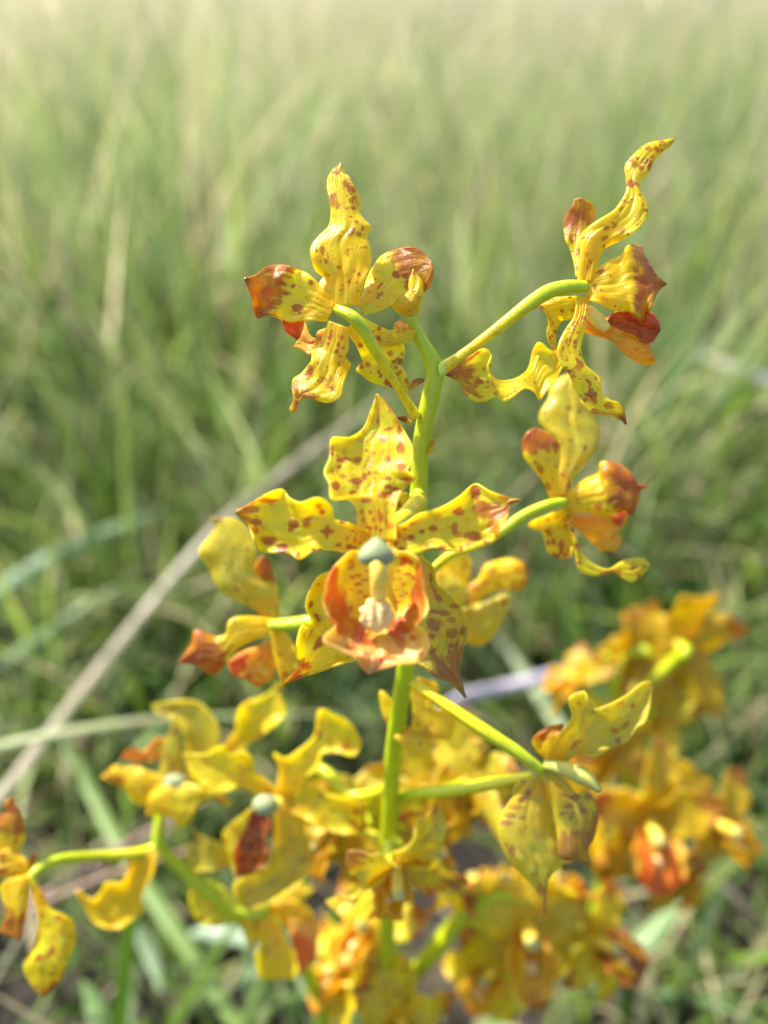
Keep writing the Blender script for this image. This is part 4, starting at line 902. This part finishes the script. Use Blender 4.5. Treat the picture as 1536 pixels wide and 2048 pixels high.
def round_flower(pl, x, y, z, face, roll=0.0, size=1.0, ped=None, mat=None, lip_red=True, seed=0, label=None, open_=1.0, C=FULL, lobes=False):
    """face = (picture right, picture up, towards the viewer); ped = pedicel points (x, y, depth mm) ending on the stem"""
    r = np.random.default_rng(seed + 900)
    c = px1(C, x, y, z)
    e = empty('flower', c, pl)
    if label: e['label'] = label
    mat = mat or M_TEP
    n = unit(face[0] * CX + face[1] * CY - face[2] * CZ)
    upv = np.array([0, 0, 1.0]) if abs(n[2]) < 0.9 else CY
    upv = unit(upv - n * upv.dot(n)); sv = np.cross(upv, n)
    cr, sr = math.cos(roll), math.sin(roll)
    upv, sv = cr * upv + sr * sv, cr * sv - sr * upv
    def dirn(deg):
        a = R(deg + r.uniform(-8, 8)); return math.cos(a) * upv + math.sin(a) * sv
    S = 0.00118 * size
    j = lambda a, b: r.uniform(a, b)
    petal3(e, 'sepal', c, dirn(0), n, 19 * S * j(.9, 1.1), 9.5 * S, j(-0.1, 0.3) / open_, j(-1.2, -0.3), mat, 14, 0.55, (0.95, 0.3), ruf=0.9, twist=j(-.7, .7), side_bend=j(-.4, .4))
    for k in (-1, 1):
        petal3(e, 'petal', c, dirn(k * 68), n, 16 * S * j(.9, 1.1), 9.5 * S, j(0.05, 0.4), j(-0.9, 0.5), mat, 14, 0.55, (0.72, 0.7), ruf=0.9, twist=j(-.6, .6), side_bend=j(-.3, .3))
        petal3(e, 'sepal', c, dirn(k * 145), n, 19 * S * j(.9, 1.1), 9.5 * S, j(-0.2, 0.2), j(-1.1, -0.2), mat, 14, 0.55, (0.92, 0.4), ruf=1.0, twist=j(-.8, .8), side_bend=j(-.5, .5))
        petal3(e, 'lip_lobe', c + n * 1.5 * S - upv * 3 * S + sv * k * 3.2 * S, unit(n * 0.5 + upv * 0.15 - upv * 0.55), unit(-sv * k), 8 * S, 5.5 * S, 0.0, 0.3, M_LIPRED if lobes else M_LIPO, 0, 0.4, None, ruf=0.2)
    petal3(e, 'lip', c - upv * 1.0 * S, unit(-upv * 0.8 + n * 0.6), unit(n * 0.8 + upv * 0.6), 13.5 * S, 10 * S, 0.15, -0.9, (M_LIP if lobes else M_LIPO) if lip_red else M_LIPDARK, 8, 0.5, (0.62, 1.2) if lobes else (0.85, 0.5), ruf=0.7, cupf=0.5)
    blob(e, 'callus', c - upv * 6.2 * S + n * 4.2 * S, sv * 1.3 * S, upv * 1.3 * S, n * 1.0 * S, M_CALLUS, n=(14, 18))
    cpts = [c + n * 0.3 * S, c + n * 2.5 * S - upv * 0.6 * S, c + n * 4.5 * S - upv * 1.6 * S]
    tube(e, 'column', cpts, [1.6 * S, 1.5 * S, 1.5 * S], M_LIP2, nseg=14, nring=12)
    blob(e, 'anther_cap', c + n * 5.2 * S - upv * 1.6 * S, sv * 1.5 * S, upv * 1.4 * S, n * 1.4 * S, M_CAP2, n=(14, 18))
    if ped:
        q = np.array(ped, float); cc = C(q[:, :2])
        W = np.vstack([[c - n * 0.6 * S, c - n * 5 * S], PX(cc[:, 0], cc[:, 1], q[:, 2])])
        tube(e, 'pedicel', W, [1.2 * S, 1.45 * S, 1.3 * S, 1.15 * S, 1.1 * S, 1.1 * S], M_PEDG, nseg=40, nring=12, ribs=0.05)
    return e
def stem_of(pl, vis, radpx, name='stem'):
    b = world_of(pl)
    W = np.vstack([[b + np.array([0, 0, -0.01])], [PX(*q) for q in vis]])
    rad = [0.0026] + [k * q[2] / FPX * 0.001 for k, q in zip(radpx, vis)]
    return tube(pl, name, W, list(rs(W, rad)), M_STEM, nseg=100, nring=14, ribs=0.01)

# ---- lower flowers of the main plant
round_flower(MAIN, 735, 1640, 192, (-0.35, -0.25, -0.7), 0.3, 0.95, [(745, 1600, 180), (776, 1570, 163)], mat=M_TEPG, seed=1, label='shaded olive flower turned away low on the main stem')  # olive tone here is the face-on flower's shade put into the colour
round_flower(MAIN, 850, 1585, 190, (0.35, 0.1, -0.8), -0.4, 0.95, [(830, 1590, 178), (790, 1620, 167)], mat=M_TEPG, seed=2, label='blurred flower turned away on a level pale stalk')
round_flower(MAIN, 930, 1565, 186, (0.5, 0.1, -0.5), 0.5, 0.9, [(900, 1580, 178), (840, 1590, 172), (785, 1600, 165)], mat=M_TEPG, seed=3)
round_flower(MAIN, 790, 1735, 160, (0.15, -0.35, 0.35), 0.5, 0.8, [(800, 1690, 166), (778, 1660, 169)], M_TEPG, seed=4, label='dull olive flower hanging in the shade of the face-on flower')
round_flower(MAIN, 862, 1672, 180, (0.3, -0.1, 0.5), 0.6, 0.8, [(830, 1660, 180), (784, 1650, 169)], mat=M_TEPO, seed=5, label='golden flower hanging under the level pale stalk')
round_flower(MAIN, 655, 1660, 188, (-0.5, -0.2, 0.4), -0.4, 0.8, [(690, 1650, 184), (774, 1680, 172)], mat=M_TEPO, seed=6, label='golden flower between the maroon-lipped flower and the main stem')
pxtube(MAIN, 'flower_stalk', CG, [(110, 490, 166), (190, 476, 160), (320, 465, 155), (460, 440, 151), (620, 412, 146)], [9, 11, 12, 12, 9], M_PEDG, nseg=30, nring=12, ribs=0.06)

# ================================================================== leaning orchid, left
LEFT = plant('orchid_plant', (640, 2010), 210, 'leaning blurred orchid whose bent stem forks below the straw blade')
stem_of(LEFT, [(640, 2010, 210), (560, 1905, 197), (480, 1832, 190), (420, 1785, 187), (355, 1730, 184), (318, 1692, 182), (318, 1650, 182), (322, 1610, 183)], [15, 15, 16, 14, 11, 12, 11, 9])
Z8 = 183
f = flower(LEFT, CE, 440, 600, Z8, 'top flower of the leaning orchid with an orange lip and upright folded sepals')
tepal(f, 'sepal', CE, [(500, 600), (490, 400), (480, 330), (430, 260), (340, 222), (318, 180)], [(560, 600), (650, 400), (662, 310), (622, 230), (560, 168), (480, 153), (390, 163), (320, 178)], Z8, [0, -1, 0], cup=-1.8, spots=8, mat=M_TEPG, res=LO)
tepal(f, 'petal', CE, [(350, 600), (380, 400), (430, 260), (440, 238)], [(480, 590), (475, 400), (452, 300), (442, 238)], Z8 - 3, [1, 0, 0], cup=1.2, spots=6, mat=M_TEPG, res=LO)
tepal(f, 'lip', CE, [(420, 480), (370, 445), (320, 465), (240, 472), (165, 452), (178, 420)], [(430, 380), (395, 352), (340, 348), (280, 410), (230, 400), (180, 418)], Z8 + 1, [0, 0, 0], mat=M_LIPO, spots=6, tip=(0.3, 0.6), res=LO)
tepal(f, 'sepal', CE, [(400, 540), (300, 520), (240, 490), (180, 500), (130, 488), (100, 510), (58, 550)], [(400, 640), (330, 652), (270, 692), (220, 672), (180, 612), (130, 582), (58, 554)], Z8, [0, -1, 0], cup=1.4, tone=0.6, res=LO)
tepal(f, 'sepal', CE, [(300, 650), (350, 600), (420, 578), (500, 578), (590, 600), (660, 620), (722, 680)], [(285, 742), (350, 742), (430, 762), (450, 812), (512, 772), (545, 702), (620, 662), (690, 692), (722, 684)], Z8 - 4, [0, -1, 0], cup=1.4, res=LO)
tepal(f, 'petal', CE, [(660, 400), (740, 320), (750, 230), (790, 170), (870, 140), (940, 100), (962, 58)], [(740, 440), (840, 362), (900, 322), (982, 250), (1002, 210), (975, 140), (964, 58)], Z8 - 1, [0, -1, 0], cup=-1.6, spots=8, res=LO)
tepal(f, 'petal', CE, [(480, 600), (560, 520), (640, 470), (690, 380), (720, 390)], [(520, 620), (600, 560), (690, 480), (740, 430), (722, 392)], Z8 + 2, [0, 0, 0], spots=6, tone=0.5, res=LO)
blob(f, 'column', px1(CE, 440, 570, Z8 - 2), CX * 0.003, CY * 0.002, CZ * 0.002, M_CAP)
# far left flower
ZL = 162
f = flower(LEFT, CF, 225, 790, ZL, 'flower at the end of the long level stalk with a glossy drooping sepal')
tepal(f, 'sepal', CF, [(-30, 640), (-40, 500), (-10, 340), (58, 320), (30, 240), (96, 198)], [(150, 640), (140, 580), (172, 520), (182, 430), (152, 350), (142, 290), (117, 250), (98, 198)], ZL + 1, [0, -1, 0], cup=1.6, tip=(0.35, 0.6), res=LO)
tepal(f, 'petal', CF, [(180, 640), (80, 570), (0, 600), (-120, 640), (-190, 720)], [(230, 790), (140, 790), (0, 780), (-120, 790), (-190, 724)], ZL, [0, 0, 0], cup=1.2, tone=0.6, res=LO)
tepal(f, 'petal', CF, [(190, 770), (60, 800), (0, 860), (20, 950), (50, 1050), (0, 1180), (40, 1200), (138, 1243)], [(225, 790), (215, 860), (205, 1000), (185, 1100), (170, 1160), (155, 1210), (142, 1243)], ZL - 2, [1, 0, 0], cup=1.4, tip=(0.55, 0.8), tone=0.3, res=LO)
tepal(f, 'sepal', CF, [(215, 800), (250, 960), (280, 1100), (250, 1280), (200, 1370), (173, 1440), (200, 1520), (260, 1612), (323, 1663)], [(240, 790), (312, 900), (372, 1010), (470, 1060), (532, 1110), (547, 1260), (512, 1350), (472, 1450), (432, 1550), (372, 1602), (327, 1663)], ZL - 2, [1, 0, -1, 0], cup=2.2, spots=46, ssize=0.6, tip=(0.9, 0.5), res=(60, 26))
tepal(f, 'sepal', CF, [(190, 760), (195, 680), (230, 630), (268, 608)], [(225, 770), (245, 700), (262, 650), (272, 610)], ZL + 3, [0, 0], tone=0.7, res=LO)
pxtube(f, 'pedicel', CF, [(215, 795, 162), (270, 735, 163), (340, 695, 165), (450, 655, 168), (700, 632, 174), (900, 620, 178), (1080, 590, 181), (1160, 550, 182)], [10, 11, 11, 10.5, 9.5, 9.5, 10, 10], M_PEDG, nseg=50, nring=12, ribs=0.05)
bract(LEFT, CF, [(1000, 620), (935, 660), (935, 745), (880, 820), (770, 828), (720, 920), (650, 942), (595, 890), (552, 878)], [(1150, 600), (1120, 760), (1062, 850), (1032, 950), (1052, 1040), (960, 1102), (880, 1162), (760, 1152), (680, 1102), (620, 1010), (552, 884)], 180, zo=[0, 0, 0.5, 0], cup=-1.8, tip=None, tone=0.6, res=LO, ruf=1.0)
# flower hanging under the bent stem
Z10 = 190
f = flower(LEFT, CE, 900, 1220, Z10, 'drooping flower below the maroon-lipped one with a pinkish lip')
tepal(f, 'petal', CE, [(900, 1180), (1030, 1175), (1110, 1210), (1162, 1290), (1172, 1362)], [(900, 1260), (990, 1302), (1060, 1342), (1120, 1362), (1170, 1366)], Z10 + 1, [0, 0, 0], cup=1.5, spots=6, tone=0.7, res=LO)
tepal(f, 'lip', CE, [(1010, 1280), (1040, 1430), (1060, 1520), (1078, 1562)], [(1150, 1290), (1165, 1430), (1132, 1490), (1082, 1562)], Z10, [0, 0, 0], mat=M_LIPPALE, cup=1, spots=8, ssize=0.8, tip=(0.3, 0.5), res=LO)
tepal(f, 'sepal', CE, [(880, 1240), (870, 1390), (848, 1470), (868, 1572), (958, 1584)], [(960, 1260), (1010, 1400), (1042, 1440), (1062, 1520), (1052, 1572), (962, 1584)], Z10 - 3, [1, -1, 0], cup=-2.0, spots=10, tone=0.2, res=LO)
tepal(f, 'sepal', CE, [(740, 1230), (780, 1330), (820, 1422), (850, 1392)], [(880, 1220), (885, 1290), (872, 1340), (852, 1390)], Z10 - 2, [0, 0], cup=1.2, spots=5, res=LO)
tepal(f, 'petal', CE, [(740, 1010), (680, 1012), (580, 1032), (508, 1010), (498, 930), (540, 870), (524, 816)], [(730, 985), (722, 930), (682, 890), (620, 868), (575, 852), (527, 816)], Z10 - 4, [0, -1, 0], cup=-1.5, spots=4, mat=M_TEPG, res=LO)
tepal(f, 'sepal', CE, [(515, 1100), (512, 1200), (558, 1292), (640, 1312), (722, 1292)], [(600, 1090), (700, 1180), (762, 1230), (750, 1270), (724, 1290)], Z10 - 2, [0, 0, 0], cup=-1.8, spots=6, res=LO)
tepal(f, 'petal', CE, [(930, 1180), (1000, 1140), (1080, 1100), (1150, 1120)], [(940, 1210), (1020, 1190), (1100, 1170), (1150, 1124)], Z10 + 2, [0, 0], spots=2, tone=0.2, res=LO)
pxtube(f, 'pedicel', CE, [(910, 1210, 189), (850, 1250, 187), (780, 1230, 187), (700, 1170, 188), (600, 1100, 189)], [9, 12, 14, 14, 13], M_PEDG, nseg=30, nring=12, ribs=0.05)
# yellow cluster low behind, on the same stem
round_flower(LEFT, 745, 1850, 205, (-0.3, 0.5, 0.6), 0.3, 0.9, [(730, 1880, 208), (690, 1960, 210), (640, 2000, 210)], seed=11, label='yellow flower above the soil with petals closing over its lip')
round_flower(LEFT, 690, 1930, 208, (-0.6, 0.3, 0.5), -0.5, 0.85, [(680, 1970, 210), (640, 2005, 210)], seed=12)
round_flower(LEFT, 800, 2040, 205, (0.2, 0.2, 0.8), 0.4, 0.9, [(760, 2070, 210), (700, 2060, 212)], lip_red=False, seed=13, label='flower with a dark brown lip close above the soil')

# ================================================================== orchid behind, right
RIGHT = plant('orchid_plant', (1240, 1640), 262, 'strongly blurred orchid behind the shaded flower with orange lips')
stem_of(RIGHT, [(1243, 1640, 262), (1246, 1540, 255), (1236, 1440, 247), (1226, 1365, 241), (1215, 1310, 238)], [11, 11, 11, 10, 7])
round_flower(RIGHT, 1362, 1290, 236, (0.15, 0.15, -0.9), 0.0, 1.15, [(1350, 1320, 234), (1290, 1370, 238), (1228, 1410, 244)], mat=M_TEPO, seed=21, label='blurred flower seen from behind at the top right of its cluster')
round_flower(RIGHT, 1262, 1290, 242, (-0.5, 0.2, -0.5), 0.4, 0.95, [(1250, 1310, 240), (1228, 1370, 241)], mat=M_TEPO, seed=22)
round_flower(RIGHT, 1150, 1360, 240, (-0.7, 0.4, 0.2), 0.2, 0.7, [(1180, 1390, 240), (1230, 1420, 244)], mat=M_TEPO, seed=23, label='small blurred flower beside the lilac twig')
round_flower(RIGHT, 1320, 1420, 246, (0.6, -0.1, -0.4), 0.2, 0.75, [(1290, 1440, 246), (1240, 1470, 250)], mat=M_TEPG, seed=24)
round_flower(RIGHT, 1300, 1645, 222, (0.0, 0.0, 1.0), 0.0, 1.2, [(1285, 1590, 240), (1265, 1550, 250), (1247, 1540, 255)], mat=M_TEPO, seed=25, lobes=True, label='large blurred flower facing the viewer with a bright orange lip')
round_flower(RIGHT, 1425, 1645, 226, (0.55, 0.05, 0.65), -0.15, 1.05, [(1390, 1600, 240), (1320, 1570, 250), (1247, 1560, 256)], mat=M_TEPO, seed=26, label='blurred flower turned aside beside the large orange-lipped one')
round_flower(RIGHT, 1180, 1640, 232, (-0.6, -0.1, 0.4), 0.2, 0.95, [(1200, 1620, 245), (1243, 1630, 261)], mat=M_TEPO, seed=27)

round_flower(RIGHT, 1215, 1500, 248, (-0.3, 0.3, 0.5), 0.3, 0.9, [(1225, 1510, 252), (1246, 1530, 254)], mat=M_TEPO, seed=28)
round_flower(RIGHT, 1385, 1730, 232, (0.4, -0.4, 0.3), 0.7, 0.9, [(1350, 1690, 245), (1290, 1640, 258), (1247, 1600, 259)], mat=M_TEPO, seed=29, label='blurred flower hanging lowest on the plant behind')

# ================================================================== low orchid, bottom right
LOW = plant('orchid_plant', (770, 2040), 222, 'low blurred orchid with a slanting thick yellow-green stalk above the broad leaf')
stem_of(LOW, [(770, 2040, 222), (795, 1992, 218), (865, 1905, 212), (932, 1825, 207), (985, 1790, 206), (1030, 1800, 208)], [16, 17, 17, 15, 11, 8])
round_flower(LOW, 955, 1790, 206, (-0.2, 0.6, -0.5), 0.5, 0.8, [(950, 1805, 207), (945, 1815, 207)], M_TEPG, seed=31, label='olive flower at the bend of the slanting stalk')
round_flower(LOW, 1050, 1850, 208, (0.1, 0.15, 0.9), 0.15, 1.15, [(1040, 1830, 212), (1020, 1800, 208)], mat=M_TEP, seed=32, label='wide open flower with a glowing orange throat near the broad leaf')
round_flower(LOW, 1190, 1880, 214, (0.45, 0.2, 0.7), -0.3, 1.0, [(1140, 1850, 216), (1080, 1810, 212), (1030, 1798, 208)], lip_red=False, mat=M_TEP, seed=33, label='flower with a brown lip hanging over the broad leaf')
round_flower(LOW, 1100, 1790, 214, (0.2, 0.5, -0.3), 0.5, 0.9, [(1080, 1800, 213), (1030, 1798, 208)], mat=M_TEP, seed=34)
round_flower(LOW, 990, 1935, 210, (-0.4, 0.0, 0.6), 0.1, 0.85, [(990, 1900, 212), (960, 1850, 209), (920, 1842, 208)], mat=M_TEP, seed=35)
